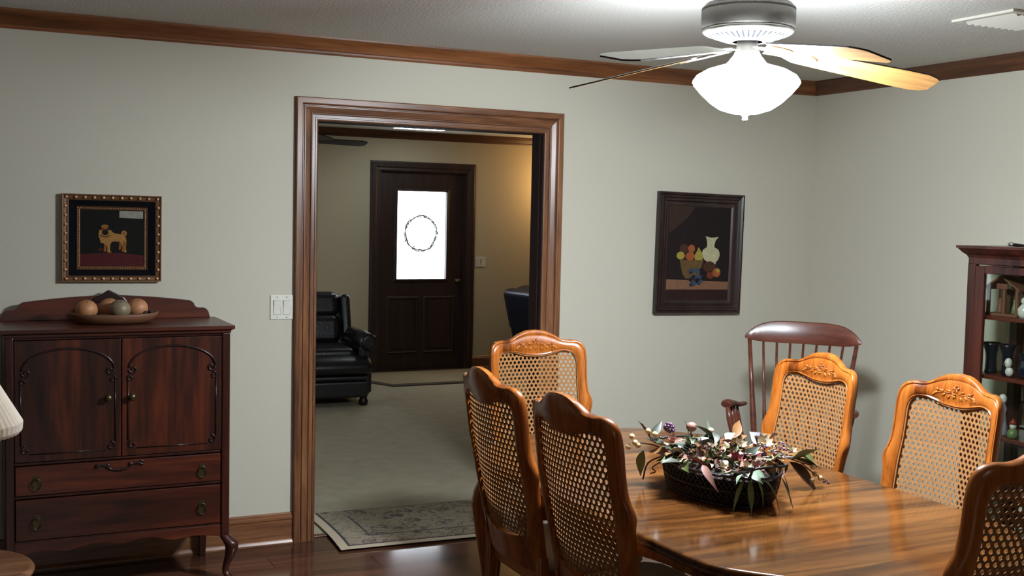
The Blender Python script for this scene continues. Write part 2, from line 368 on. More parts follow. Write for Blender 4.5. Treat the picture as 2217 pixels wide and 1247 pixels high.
# ------------------------------------------------------------------ the setting
XL, XR, YB = -3.2, 4.035, -9.0          # dining room: left wall, right wall, wall behind the camera
CZ = 2.43
OX0, OX1, OZ = 0.998, 2.221, 2.04       # the cased opening
def setting():
    struct(MB().box(XL, XR, YB, 0.06, -0.1, 0).build('floor', M['floor']))
    struct(MB().box(XL-0.5, 7.5, YB, 5.7, CZ, CZ+0.1).build('ceiling', M['ceiling']))
    b = MB().box(XL, OX0, 0, 0.115, 0, CZ).box(OX1, XR+0.1, 0, 0.115, 0, CZ).box(OX0, OX1, 0, 0.115, OZ, CZ)
    struct(b.build('wall_back', M['wall']))
    struct(MB().box(XR, XR+0.1, YB, 0, 0, CZ).build('wall_right', M['wall']))
    struct(MB().box(XL-0.1, XL, YB, 0.115, 0, CZ).build('wall_left', M['wall_dim']))
    struct(MB().box(XL-0.1, XR+0.1, YB-0.1, YB, 0, CZ).build('wall_front', M['wall_dim']))
    # living room beyond
    struct(MB().box(-1.2, 7.5, 0.06, 5.5, -0.1, 0.002).build('floor_carpet', M['carpet']))
    d0, d1, dz = 3.245, 4.195, 2.045
    b = MB().box(-1.2, d0, 5.5, 5.65, 0, CZ).box(d1, 7.5, 5.5, 5.65, 0, CZ).box(d0, d1, 5.5, 5.65, dz, CZ)
    struct(b.build('wall_far', M['wall_far']))
    struct(MB().box(-1.3, -1.2, 0.115, 5.5, 0, CZ).build('wall_far_left', M['wall_far']))
    struct(MB().box(7.4, 7.5, 0.115, 5.5, 0, CZ).build('wall_far_right', M['wall_far']))
    struct(MB().box(XR+0.1, 7.5, 0.0, 0.115, 0, CZ).build('wall_far_near', M['wall_far']))
    # crown moulding
    def crown_prof(): return [(0, 0), (0.0, -0.078), (0.006, -0.078), (0.010, -0.070), (0.012, -0.062), (0.020, -0.058), (0.024, -0.050), (0.038, -0.030), (0.056, -0.012), (0.062, -0.008), (0.064, 0)]
    def crown_x(name, x0, x1, y, mat, sgn=-1):
        pr = crown_prof()
        l = [[(x, y+sgn*d, CZ+z) for d, z in pr] for x in (x0, x1)]
        struct(MB().rings(l, 0, False, True).build(name, mat))
    def crown_y(name, y0, y1, x, mat, sgn=-1):
        pr = crown_prof()
        l = [[(x+sgn*d, y, CZ+z) for d, z in pr] for y in (y0, y1)]
        struct(MB().rings(l, 0, False, True).build(name, mat))
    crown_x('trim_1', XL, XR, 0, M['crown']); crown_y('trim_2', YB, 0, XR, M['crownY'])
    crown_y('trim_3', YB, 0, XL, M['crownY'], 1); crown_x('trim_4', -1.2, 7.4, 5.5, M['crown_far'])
    # baseboards
    def base_x(name, x0, x1, y, mat, h=0.152):
        pr = [(0, 0), (0.022, 0.0), (0.022, 0.008), (0.016, 0.018), (0.013, 0.022), (0.013, h-0.036), (0.017, h-0.030), (0.017, h-0.020), (0.011, h-0.015), (0.011, h-0.006), (0.006, h), (0, h)]
        l = [[(x, y-d, z) for d, z in pr] for x in (x0, x1)]
        struct(MB().rings(l, 0, False, True).build(name, mat))
    base_x('baseboard_back', XL, 0.891, 0, M['trimX'])
    base_x('baseboard_back_right', 2.352, XR, 0, M['trimX'])
    base_x('baseboard_far', 4.287, 7.4, 5.5, M['trimX'], 0.13)
    base_x('baseboard_far_left', -1.2, 3.145, 5.5, M['trimX'], 0.13)
    struct(MB().box(XR-0.014, XR, YB, 0, 0, 0.15).build('baseboard_right', M['trimX'], bevel=0.004))
    # cased opening
    w_ = 0.1075
    prof = [(0, 0), (0, 0.010), (0.006, 0.013), (0.012, 0.013), (0.014, 0.009), (0.026, 0.009), (0.029, 0.018), (0.034, 0.019), (0.037, 0.013), (0.041, 0.012),
            (0.062, 0.019), (0.066, 0.019), (0.069, 0.013), (0.072, 0.013), (0.076, 0.024), (0.080, 0.026), (0.103, 0.026), (w_, 0.022), (w_, 0)]
    b = MB(); sweep_rect(b, OX0, OX1, 0.0, OZ, prof, False)
    for k in range(len(prof), 2*len(prof)): b.mi[k] = 1
    struct(b.build('trim_5', [M['trim'], M['trimX']]))
    b = MB().box(OX0-0.002, OX0+0.004, -0.001, 0.116, 0, OZ).box(OX1-0.004, OX1+0.002, -0.001, 0.116, 0, OZ).box(OX0, OX1, -0.001, 0.116, OZ-0.004, OZ+0.002)
    b.box(OX0+0.004, OX0+0.010, 0.03, 0.116, 0, OZ).box(OX1-0.010, OX1-0.004, 0.03, 0.116, 0, OZ)
    struct(b.build('trim_6', M['jamb']))
    b = MB(); sweep_rect(b, OX0, OX1, 0.0, OZ, prof, False, y=0)
    b.v = [(x, 0.115-y, z) for x, y, z in b.v]
    for k in range(len(prof), 2*len(prof)): b.mi[k] = 1
    struct(b.build('trim_7', [M['trim'], M['trimX']]))
    struct(MB().box(OX0, OX1, 0.035, 0.072, 0, 0.007).build('trim_8', M['trimX'], bevel=0.003))
    # front door at the far end
    pr2 = [(0, 0), (0, 0.010), (0.012, 0.014), (0.03, 0.012), (0.045, 0.020), (0.075, 0.022), (0.085, 0.016), (0.095, 0.014), (0.10, 0)]
    b = MB(); sweep_rect(b, d0, d1, 0, dz-0.015, pr2, False, y=5.5)
    b.box(d0, d0+0.018, 5.5, 5.65, 0, dz).box(d1-0.018, d1, 5.5, 5.65, 0, dz).box(d0, d1, 5.5, 5.65, dz-0.018, dz).box(d0, d1, 5.5, 5.65, 0, 0.012)
    struct(b.build('trim_9', M['door']))
    gx0, gx1, gz0, gz1 = 3.445, 3.992, 0.938, 1.838
    y0, y1 = 5.535, 5.58
    b = MB().box(3.264, gx0, y0, y1, 0.012, 2.026).box(gx1, 4.176, y0, y1, 0.012, 2.026).box(gx0, gx1, y0, y1, 0.012, gz0).box(gx0, gx1, y0, y1, gz1, 2.026)
    ring = [(0, 0), (0, 0.014), (0.012, 0.016), (0.026, 0.008), (0.034, 0.0)]
    sweep_rect(b, gx0+0.004, gx1-0.004, gz0+0.004, gz1-0.004, ring, True, y=y0)
    for a, c in ((3.372, 3.672), (3.772, 4.072)):
        sweep_rect(b, a, c, 0.20, 0.74, [(0, -0.0), (0, 0.004), (0.01, 0.010), (0.022, 0.004), (0.026, 0)], True, y=y0)
        b.box(a+0.03, c-0.03, y0-0.006, y0, 0.23, 0.71)
    d = struct(b.build('door_1', M['door'], bevel=0.002))
    MB().box(gx0, gx1, 5.553, 5.560, gz0, gz1).build('door_glass', M['glass'], d)
    k = MB().lathe([(0.001, 0), (0.028, 0.002), (0.028, 0.006), (0.012, 0.010), (0.010, 0.030), (0.024, 0.042), (0.026, 0.055), (0.014, 0.066), (0.001, 0.067)], 16,
                   T=Matrix.Translation((4.115, y0, 0.92)) @ Matrix.Rotation(R(90), 4, 'X'))
    k.build('door_knob', M['brass_old'], d)
    for z in (0.25, 1.05, 1.80):
        MB().tube([(3.262, y0-0.003, z), (3.262, y0-0.003, z+0.09)], 0.006, 8).build('door_hinge', M['brass_old'], d)
setting()

# ------------------------------------------------------------------ wreath, rugs, switches, vent
def wreath():
    c = Vector((3.738, 5.61, 1.407)); b = MB(); r0 = 0.172
    for k in range(9):
        ph = random.uniform(0, 6.28); am = random.uniform(0.004, 0.014); fr = random.choice((3, 5, 7))
        pts = []
        for i in range(49):
            a = 2*PI*i/48; r = r0 + am*math.sin(fr*a+ph)
            pts.append(c + Vector((r*math.cos(a), 0.010*math.cos(fr*a+ph*2), r*1.04*math.sin(a))))
        b.tube(pts, 0.0028, 5, cap=False)
    o = b.build('wreath', M['wreath'])
    tag(o, 'thin grapevine wreath hanging against the bright glass of the front door', 'wreath')
    for k in range(44):
        a = random.uniform(0.25, 2.0)*PI; r = r0 + random.uniform(-0.01, 0.012)
        p = c + Vector((r*math.cos(a), -0.008, r*math.sin(a))); d = a + random.uniform(-0.9, 0.9) + PI/2
        e = p + Vector((0.035*math.cos(d), random.uniform(-0.004, 0.004), 0.035*math.sin(d)))
        MB().tube([p, (p+e)/2, e], [0.003, 0.008, 0.0015], 5, flat=0.5).build('sprig', M['wreath'], o)
    t = MB().tube([c+Vector((0, 0, r0)), c+Vector((0, 0, 0.42))], 0.0015, 5); t.build('hanging_wire', M['wreath'], o)
wreath()

def runner():
    t = empty('runner_rug', (1.06, -0.249, 0.0095)); t.rotation_euler.z = R(-2.2)
    tag(t, 'cream and charcoal floral runner rug lying across the threshold of the cased opening', 'rug')
    W_, L_ = 1.15, 0.69
    def wav(x, y): return 0.003*math.sin(3.1*x+1)*(1 if y < 0.3 else 0.3)
    def patch(name, x0, x1, y0, y1, z, mat, h=0.004):
        nx, ny = 24, 8; b = MB(); vs = []; fs = []
        for s_ in (0, 1):
            for j in range(ny+1):
                for i in range(nx+1):
                    x = x0+(x1-x0)*i/nx; y = y0+(y1-y0)*j/ny
                    vs.append((x+0.010*math.sin(5*y)*(1 if x < 0.5 else 0), y, z + (h if s_ else 0) + wav(x, y)*0.5))
        q = (nx+1)*(ny+1)
        for j in range(ny):
            for i in range(nx):
                a = j*(nx+1)+i; fs.append((a+q, a+1+q, a+nx+2+q, a+nx+1+q)); fs.append((a, a+nx+1, a+nx+2, a+1))
        for i in range(nx): fs.append((i, i+1, i+1+q, i+q)); a = ny*(nx+1)+i; fs.append((a+1, a, a+q, a+1+q))
        for j in range(ny): a = j*(nx+1); fs.append((a+nx+1, a, a+q, a+nx+1+q)); a += nx; fs.append((a, a+nx+1, a+nx+1+q, a+q))
        b.add(vs, fs); return b.build(name, mat, t)
    patch('binding', 0, W_, 0, L_, 0, M['rug_edge'])
    patch('dark_border_line', 0.045, W_, 0.038, L_-0.012, 0.0012, M['rug_line'])
    patch('border_field', 0.056, W_, 0.048, L_-0.020, 0.0022, M['rug'])
    patch('inner_line', 0.18, W_, 0.17, L_-0.13, 0.0030, M['rug_line'])
    patch('centre_field', 0.188, W_, 0.178, L_-0.138, 0.0038, M['rug'])
runner()
def doormat():
    t = empty('entry_mat', (3.06, 4.52, 0.003)); tag(t, 'tan entry mat with dark brown border in front of the wooden front door', 'mat')
    out = [(-0.0, 0), (1.4, 0), (1.4, 0.93), (-0.10, 0.93), (-0.26, 0.55)]
    inn = [(0.03, 0.09), (1.32, 0.09), (1.32, 0.86), (-0.04, 0.86), (-0.16, 0.56)]
    MB().prism(out, 0, 0.008, 'Z').build('border', M['mat_edge'], t)
    MB().prism(inn, 0.008, 0.011, 'Z').build('field', M['mat_tan'], t)
doormat()
def switch(x0, x1, z0, z1, y, n, label):
    t = empty('light_switch', ((x0+x1)/2, y, (z0+z1)/2)); tag(t, label, 'light switch')
    w_, h_ = x1-x0, z1-z0
    MB().box(-w_/2, w_/2, -0.006, 0, -h_/2, h_/2).build('cover_plate', M['white'], t, bevel=0.003)
    for k in range(n):
        cx = (k-(n-1)/2)*0.046
        MB().box(cx-0.0175, cx+0.0175, -0.0072, -0.005, -0.034, 0.034).build('rocker_recess', M['frame_black'], t)
        r = MB().add([(cx-0.0165, -0.007, -0.033), (cx+0.0165, -0.007, -0.033), (cx+0.0165, -0.0095, 0.0), (cx-0.0165, -0.0095, 0.0), (cx+0.0165, -0.013, 0.033), (cx-0.0165, -0.013, 0.033)],
                     [(0, 1, 2, 3), (3, 2, 4, 5)])
        r.box(cx-0.0165, cx+0.0165, -0.0085, -0.006, -0.033, 0.033)
        r.build('rocker_switch', M['white'], t)
        for z in (-0.048, 0.048):
            MB().lathe([(0.001, 0), (0.0035, 0), (0.003, 0.001)], 8, T=Matrix.Translation((cx, -0.006, z)) @ Matrix.Rotation(R(90), 4, 'X')).build('screw', M['nickel'], t)
switch(0.776, 0.886, 1.088, 1.204, 0, 2, 'white double rocker light switch beside the cased opening')
switch(4.310, 4.425, 1.065, 1.172, 5.5, 2, 'dim light switch on the far wall right of the front door')

def vent():
    t = empty('ceiling_vent', (3.05, -2.235, CZ)); tag(t, 'off-white ceiling air register near the right wall', 'vent')
    b = MB(); o_ = 0.36
    for a in ((0, 0.03, 0, 0.30), (o_-0.03, o_, 0, 0.30), (0.03, o_-0.03, 0, 0.03), (0.03, o_-0.03, 0.27, 0.30)):
        b.box(a[0], a[1], a[2], a[3], -0.012, 0)
    b.build('frame', M['register'], t, bevel=0.003)
    for k in range(8):
        x = 0.05+k*0.038
        MB().box(-0.016, 0.016, 0.03, 0.27, -0.001, 0.001, T=Matrix.Translation((x, 0, -0.010)) @ Matrix.Rotation(R(35), 4, 'Y')).build('louver', M['register'], t)
vent()

# ------------------------------------------------------------------ ceiling fans
def blade_mesh(L0, L1, w0, w1, th=0.006):
    """plan outline along +X, top grey, underside wood"""
    half = [(L0, w0*0.30), (L0+0.015, w0*0.48), (L0+0.05, w0*0.5), (L0+0.2, (w0+w1)/4), (L1-0.12, w1/2), (L1-0.05, w1/2), (L1-0.02, w1*0.42), (L1, w1*0.30)]
    pts = [(x, y) for x, y in half] + [(x, -y) for x, y in reversed(half)]
    b = MB(); n = len(pts)
    vs = [(x, y, -th/2) for x, y in pts] + [(x, y, th/2) for x, y in pts]
    b.add(vs, [tuple(reversed(range(n)))], 0); b.add(vs, [tuple(range(n, 2*n))], 1)
    b.add(vs, [(i, (i+1) % n, n+(i+1) % n, n+i) for i in range(n)], 2)
    return b
def fan(name, loc, phase, label, mats, pitch, droop, lit, Rb=0.66, sc=1.0):
    t = empty(name, loc); tag(t, label, 'ceiling fan')
    ztop = CZ - loc[2]
    # loc z is the plane of the blade irons
    MB().lathe([(0.001, ztop), (0.075, ztop), (0.078, ztop-0.03), (0.060, ztop-0.07), (0.06, 0.14)], 32).build('canopy', mats['metal'], t)
    MB().lathe([(0.02, 0.150), (0.10, 0.147), (0.140, 0.138), (0.1535, 0.124), (0.1555, 0.118), (0.1530, 0.116), (0.1550, 0.112), (0.1555, 0.060), (0.150, 0.052), (0.05, 0.052)], 48).build('motor_housing', mats['metal'], t)
    v = MB().lathe([(0.150, 0.052), (0.152, 0.046), (0.146, 0.040), (0.135, 0.034), (0.075, 0.014), (0.05, 0.012)], 48, cap=False)
    v.build('vent_ring', mats['ring'], t)
    s_ = MB()
    for k in range(40):
        a = 2*PI*k/40
        T = Matrix.Rotation(a, 4, 'Z')
        s_.add([(0.085, -0.0025, 0.0155), (0.085, 0.0025, 0.0155), (0.130, 0.0035, 0.0305), (0.130, -0.0035, 0.0305)], [(0, 1, 2, 3)], T=T)
    s_.build('vent_slots', M['frame_black'], t)
    for k in range(5):
        a = R(phase+72*k)
        T = Matrix.Rotation(a, 4, 'Z') @ Matrix.Rotation(R(droop), 4, 'Y') @ Matrix.Rotation(R(-pitch), 4, 'X')
        bl = blade_mesh(0.165, Rb, 0.115, 0.150)
        o = bl.build('blade', [mats['under'], mats['top'], mats['edge']], t, bevel=0.0015)
        o.matrix_local = T
        ir = MB().prism([(0.06, -0.018), (0.12, -0.012), (0.165, -0.040), (0.20, -0.045), (0.235, -0.02), (0.245, 0), (0.235, 0.02), (0.20, 0.045), (0.165, 0.040), (0.12, 0.012), (0.06, 0.018)], -0.008, -0.0035, 'Z')
        q = ir.build('blade_iron', mats['iron'], t, bevel=0.001); q.matrix_local = T
    MB().lathe([(0.034, 0.030), (0.036, -0.012), (0.040, -0.016), (0.045, -0.030), (0.062, -0.052), (0.070, -0.060), (0.066, -0.064), (0.02, -0.066)], 28).build('light_fitter', mats['metal'], t)
    if lit:
        gb = MB().lathe([(0.058, -0.062), (0.085, -0.066), (0.130, -0.080), (0.165, -0.100), (0.176, -0.116), (0.178, -0.122)], 48, mi=1, cap=False)
        gb.lathe([(0.178, -0.122), (0.172, -0.134), (0.150, -0.160), (0.118, -0.190), (0.085, -0.212), (0.045, -0.224), (0.012, -0.227)], 48, cap=False)
        gb.build('glass_bowl', [M['bowl'], M['bowl_top']], t)
        MB().lathe([(0.012, -0.224), (0.014, -0.230), (0.008, -0.236), (0.011, -0.244), (0.002, -0.252)], 16).build('finial', mats['metal'], t)
    else:
        MB().lathe([(0.062, -0.060), (0.11, -0.075), (0.14, -0.11), (0.12, -0.15), (0.06, -0.175), (0.01, -0.18)], 32).build('glass_bowl', M['china'], t)
    return t
fan('ceiling_fan', (1.822, -2.222, 2.187), 51, 'five-blade oak ceiling fan with brightly lit frosted bowl over the dining table',
    dict(metal=M['pewter'], ring=M['nickel'], under=M['blade_oak'], top=M['blade_top'], edge=M['fan_dark'], iron=M['nickel']), 12.5, 9.5, True)
fan('ceiling_fan', (1.62, 3.10, 2.145), -3, 'dark ceiling fan in the living room beyond the opening, one blade tip showing',
    dict(metal=M['fan_dark'], ring=M['fan_dark'], under=M['blade_dark'], top=M['blade_dark'], edge=M['fan_dark'], iron=M['fan_dark']), 12, 1, False)
def far_light():
    t = empty('ceiling_light', (3.40, 4.70, CZ)); tag(t, 'glowing flush ceiling light panel above the front door', 'ceiling light')
    MB().box(-0.26, 0.26, -0.2, 0.2, -0.02, 0).build('frame', M['white'], t, bevel=0.003)
    MB().box(-0.24, 0.24, -0.18, 0.18, -0.024, -0.019).build('diffuser', M['panel_light'], t)
far_light()

# ------------------------------------------------------------------ dresser
def ring_pull(x, z, y, parent):
    b = MB()
    pl = smooth_curve([(0, 0.030), (0.010, 0.024), (0.014, 0.010), (0.019, 0.0), (0.014, -0.012), (0.010, -0.026), (0, -0.034)], 4)
    pts = [(p.x, p.y) for p in pl] + [(-p.x, p.y) for p in reversed(pl[1:-1])]
    b.prism([(x+a, z+c) for a, c in pts], y-0.003, y, 'Y')
    b.ball((x, y-0.006, z+0.012), (0.006, 0.006, 0.006), 10)
    b.tube([(x+0.017*math.sin(a), y-0.010-0.002*math.cos(a), z-0.008+0.024*math.cos(a)) for a in [2*PI*i/20 for i in range(21)]], 0.0022, 6, cap=False)
    return b.build('ring_pull', M['brass_old'], parent)
def scroll(c, r, a0, turns, sgn=1, y=0, n=18):
    return [(c[0]+r*(1-0.72*i/n)*math.cos(a0+sgn*turns*2*PI*i/n), y, c[1]+r*(1-0.72*i/n)*math.sin(a0+sgn*turns*2*PI*i/n)) for i in range(n+1)]
def dresser():
    ox, oy = 0.05, -0.232
    t = empty('dresser', (ox, oy, 0)); tag(t, 'dark mahogany two-door antique chest with cabriole legs below the dog painting', 'dresser')
    F = -0.205; B = 0.205
    # case
    b = MB()
    for s_ in (-1, 1):
        b.box(min(s_*0.442, s_*0.41), max(s_*0.442, s_*0.41), F, B, 0.215, 1.078)
    b.box(-0.41, 0.41, B-0.012, B, 0.215, 1.078)
    b.box(-0.41, 0.41, F, F+0.35, 1.066, 1.078)
    b.box(-0.41, 0.41, F+0.002, B, 0.560, 0.572)
    b.box(-0.41, 0.41, F+0.002, B, 0.424, 0.436).box(-0.41, 0.41, F+0.002, B, 0.240, 0.252)
    b.build('case', M['dresser_dark'], t, bevel=0.003)
    for s_ in (-1, 1):
        cx = s_*0.427
        MB().box(cx-0.017, cx+0.017, F-0.010, F+0.02, 0.20, 1.078).build('corner_post', M['dresser_dark'], t, bevel=0.005)
    # top
    b = MB()
    for (e, z0, z1) in ((0.000, 1.078, 1.090), (0.008, 1.090, 1.094), (0.020, 1.094, 1.110)):
        b.box(-0.447-e*0.7, 0.447+e*0.7, F-0.012-e*0.7, B, z0, z1)
    b.build('top', M['dresserX'], t, bevel=0.004, seg=3)
    # back gallery
    up = smooth_curve([(0.0, 0.108), (0.08, 0.104), (0.20, 0.096), (0.33, 0.082), (0.352, 0.078), (0.366, 0.068), (0.374, 0.052), (0.39, 0.046), (0.415, 0.044), (0.43, 0.032), (0.436, 0.014), (0.440, 0.0)], 4)
    pts = [(p.x-0.006, 1.110+p.y) for p in up]; pts = [(-0.446, 1.110)] + [(-p.x-0.006, 1.110+p.y) for p in reversed(up[1:-1])] + pts
    MB().prism(pts, B-0.035, B-0.015, 'Y').build('back_gallery', M['dresserX'], t, bevel=0.003)
    MB().prism([(-0.085, 1.185), (-0.07, 1.206), (-0.03, 1.226), (-0.007, 1.240), (0.016, 1.228), (0.055, 1.208), (0.075, 1.185)], B-0.044, B-0.010, 'Y').build('crest_ornament', M['dark_mould'], t, bevel=0.005)
    # doors
    for s_ in (-1, 1):
        x0, x1 = (-0.408, -0.003) if s_ < 0 else (0.001, 0.408)
        d = MB().box(x0, x1, F-0.004, F+0.016, 0.574, 1.064).build('door', M['dresser'], t, bevel=0.002)
        yy = F-0.0065; cx = (x0+x1)/2 + 0.0; hw = 0.176
        zt, zs, zb = 1.030, 0.955, 0.600
        arch = [(cx+hw*math.cos(a), yy, zs-0.012+(zt-zs+0.012)*math.sin(a)) for a in [PI*i/24 for i in range(25)]]
        b = MB().tube(arch, 0.0042, 6)
        for q in (-1, 1):
            b.tube(scroll((cx+q*(hw-0.016), zs-0.020), 0.017, 0 if q > 0 else PI, 1.15, -q, yy), [0.0045*(1-0.4*i/18) for i in range(19)], 6)
            b.tube(scroll((cx+q*(hw-0.006), zs-0.055), 0.014, PI/2, 1.1, -q, yy), 0.0036, 6)
            b.tube([(cx+q*(hw+0.004), yy, zs-0.05), (cx+q*(hw+0.004), yy, zb+0.04)], 0.0026, 6)
            b.tube(scroll((cx+q*(hw-0.014), zb+0.022), 0.019, PI/2 if q > 0 else PI/2, 0.9, -q, yy), 0.004, 6)
        b.tube([(cx-hw+0.03, yy, zb+0.006), (cx+hw-0.03, yy, zb+0.006)], 0.0022, 6)
        b.build('arched_moulding', M['dark_mould'], d)
        kx = -0.055 if s_ < 0 else 0.039
        MB().lathe([(0.001, 0), (0.010, 0), (0.007, 0.006), (0.007, 0.012), (0.014, 0.018), (0.0155, 0.024), (0.011, 0.030), (0.001, 0.032)], 18,
                   T=Matrix.Translation((kx, F-0.004, 0.822)) @ Matrix.Rotation(R(90), 4, 'X')).build('knob', M['brass_old'], d)
    # drawers
    for z0, z1, sx in ((0.438, 0.556, 0), (0.254, 0.420, 0)):
        d = MB().box(-0.406, 0.406, F-0.004, F+0.018, z0, z1).build('drawer', M['dresserX'], t, bevel=0.002)
        zc = (z0+z1)/2 - 0.006
        ring_pull(-0.328, zc, F-0.004, d); ring_pull(0.328, zc, F-0.004, d)
    # carved ornament between doors and drawers
    b = MB(); y = F-0.008; z = 0.538
    for q in (-1, 1):
        b.tube(smooth_curve([(q*0.000-0.01, y, z-0.022), (q*0.035-0.01, y, z-0.014), (q*0.05-0.01, y, z), (q*0.075-0.01, y, z+0.004), (q*0.095-0.01, y, z-0.004)], 4), [0.0045]*17, 6)
        b.tube(scroll((q*0.085-0.01, z+0.004), 0.010, 0, 1.1, q, y), 0.003, 6)
        b.ball((q*0.045-0.01, y, z+0.002), (0.010, 0.005, 0.008), 8)
    b.build('carved_ornament', M['dark_mould'], t)
    # apron
    lo = smooth_curve([(-0.41, 0.192), (-0.30, 0.206), (-0.22, 0.196), (-0.17, 0.204), (-0.12, 0.215), (-0.05, 0.212), (0.0, 0.203), (0.05, 0.212), (0.12, 0.217), (0.17, 0.205), (0.22, 0.196), (0.30, 0.206), (0.41, 0.192)], 4)
    MB().prism([(-0.41, 0.243), (0.41, 0.243)][::-1] + [(p.x, p.y) for p in lo], F-0.002, F+0.016, 'Y').build('apron', M['dresserX'], t, bevel=0.002)
    # legs
    for s_ in (-1, 1):
        prof = [(0.0, 0.0, 0.200, 0.020), (0.010, -0.006, 0.185, 0.026), (0.026, -0.016, 0.165, 0.031), (0.030, -0.018, 0.140, 0.028), (0.022, -0.012, 0.10, 0.021), (0.010, -0.002, 0.06, 0.015), (0.008, 0.0, 0.035, 0.014), (0.016, -0.010, 0.018, 0.018), (0.022, -0.018, 0.008, 0.024), (0.022, -0.018, 0.0, 0.022)]
        pts = [(s_*(0.424+dx), F+0.006+dy, z) for dx, dy, z, r in prof]
        pc = smooth_curve(pts, 3); rr = [p[3] for p in prof]; rs = []
        for i in range(len(rr)-1):
            for k in range(3): rs.append(rr[i]+(rr[i+1]-rr[i])*k/3)
        rs.append(rr[-1])
        b = MB(); loops = [[(p.x+r*math.cos(2*PI*k/14), p.y+r*math.sin(2*PI*k/14), p.z) for k in range(14)] for p, r in zip(pc, rs)]
        b.rings(loops).build('leg', M['dresser_dark'], t)
        cx = s_*0.405
        MB().add([(cx-0.02, B-0.045, 0.215), (cx+0.02, B-0.045, 0.215), (cx+0.02, B-0.002, 0.215), (cx-0.02, B-0.002, 0.215), (cx-0.013, B-0.035, 0), (cx+0.013, B-0.035, 0), (cx+0.013, B-0.006, 0), (cx-0.013, B-0.006, 0)],
                 [(0, 1, 2, 3), (7, 6, 5, 4), (0, 4, 5, 1), (1, 5, 6, 2), (2, 6, 7, 3), (3, 7, 4, 0)]).build('leg', M['dresser_dark'], t, bevel=0.003)
dresser()

def tray_and_balls():
    TX, TY, TZ = 0.043, -0.24, 1.110
    b = MB(); n = 40
    prof = [(0.55, 0.0), (0.80, 0.004), (0.95, 0.022), (1.0, 0.040), (0.985, 0.043), (0.93, 0.030), (0.78, 0.014), (0.3, 0.011), (0.01, 0.011)]
    loops = [[(0.185*r*math.cos(2*PI*i/n), 0.105*r*math.sin(2*PI*i/n), z + (0.006*abs(math.cos(2*PI*i/n))**3 if r > 0.9 else 0)) for i in range(n)] for r, z in prof]
    b.rings(loops); o = b.build('wooden_bowl', M['tray']); o.location = (TX, TY, TZ)
    tag(o, 'shallow oval carved wooden bowl on top of the dresser', 'bowl')
    specs = [(-0.112, -0.018, 0.045, 'gourd', 'tan-orange painted ball at the left end of the wooden bowl'),
             (-0.012, 0.056, 0.045, 'gourd', 'orange painted ball behind the mottled green one in the wooden bowl'),
             (0.020, -0.034, 0.045, 'gourd_green', 'mottled green-brown ball with a dark star mark in the wooden bowl'),
             (0.098, 0.016, 0.045, 'gourd', 'reddish tan ball at the right end of the wooden bowl')]
    for x, y, r, m, lab in specs:
        t = empty('decorative_ball', (TX+x, TY+y, TZ+0.016+r*0.98))
        tag(t, lab, 'decorative ball', 'clay balls in the wooden bowl')
        s_ = MB().ball((0, 0, 0), (r, r, r*0.95), 24); s_.build('body', M[m], t)
        b = MB()
        for k in range(5):
            a = 2*PI*k/5; T = Matrix.Rotation(R(38), 4, 'X')
            b.add([(0.001, 0, r*0.955), (0.008*math.cos(a-0.3), 0.008*math.sin(a-0.3), r*0.945), (0.014*math.cos(a), 0.014*math.sin(a), r*0.915), (0.008*math.cos(a+0.3), 0.008*math.sin(a+0.3), r*0.945)], [(0, 1, 2, 3)], T=T)
        b.lathe([(0.003, r*0.93), (0.002, r*0.99), (0.0005, r)], 8, T=Matrix.Rotation(R(38), 4, 'X'))
        b.build('stem_star', M['leaf_dark'], t)
    pods = [(-0.135, -0.035), (-0.085, -0.055), (-0.06, -0.048), (-0.045, -0.03), (-0.05, 0.0), (0.055, -0.050), (0.07, -0.045), (0.105, -0.04), (0.125, -0.015), (0.14, 0.005), (0.135, 0.03), (-0.075, 0.04), (0.05, 0.045), (-0.03, -0.06), (-0.12, 0.02), (0.15, -0.02)]
    for i, (x, y) in enumerate(pods):
        z = TZ+0.034 + (0.010 if abs(x) > 0.11 else 0)
        b = MB().ball((0, 0, 0), (0.013, 0.009, 0.008), 8)
        for k in range(4):
            b.ball((0.008*math.cos(k*1.6), 0.007*math.sin(k*1.6), 0.005), 0.004, 6)
        o = b.build('dried_pod', M['pod']); o.location = (TX+x, TY+y, z); o.rotation_euler = (0, random.uniform(-.3, .3), random.uniform(0, 6))
        tag(o, 'small dark dried pod lying among the balls in the wooden bowl', 'dried pod', 'dark pods in the wooden bowl')
tray_and_balls()

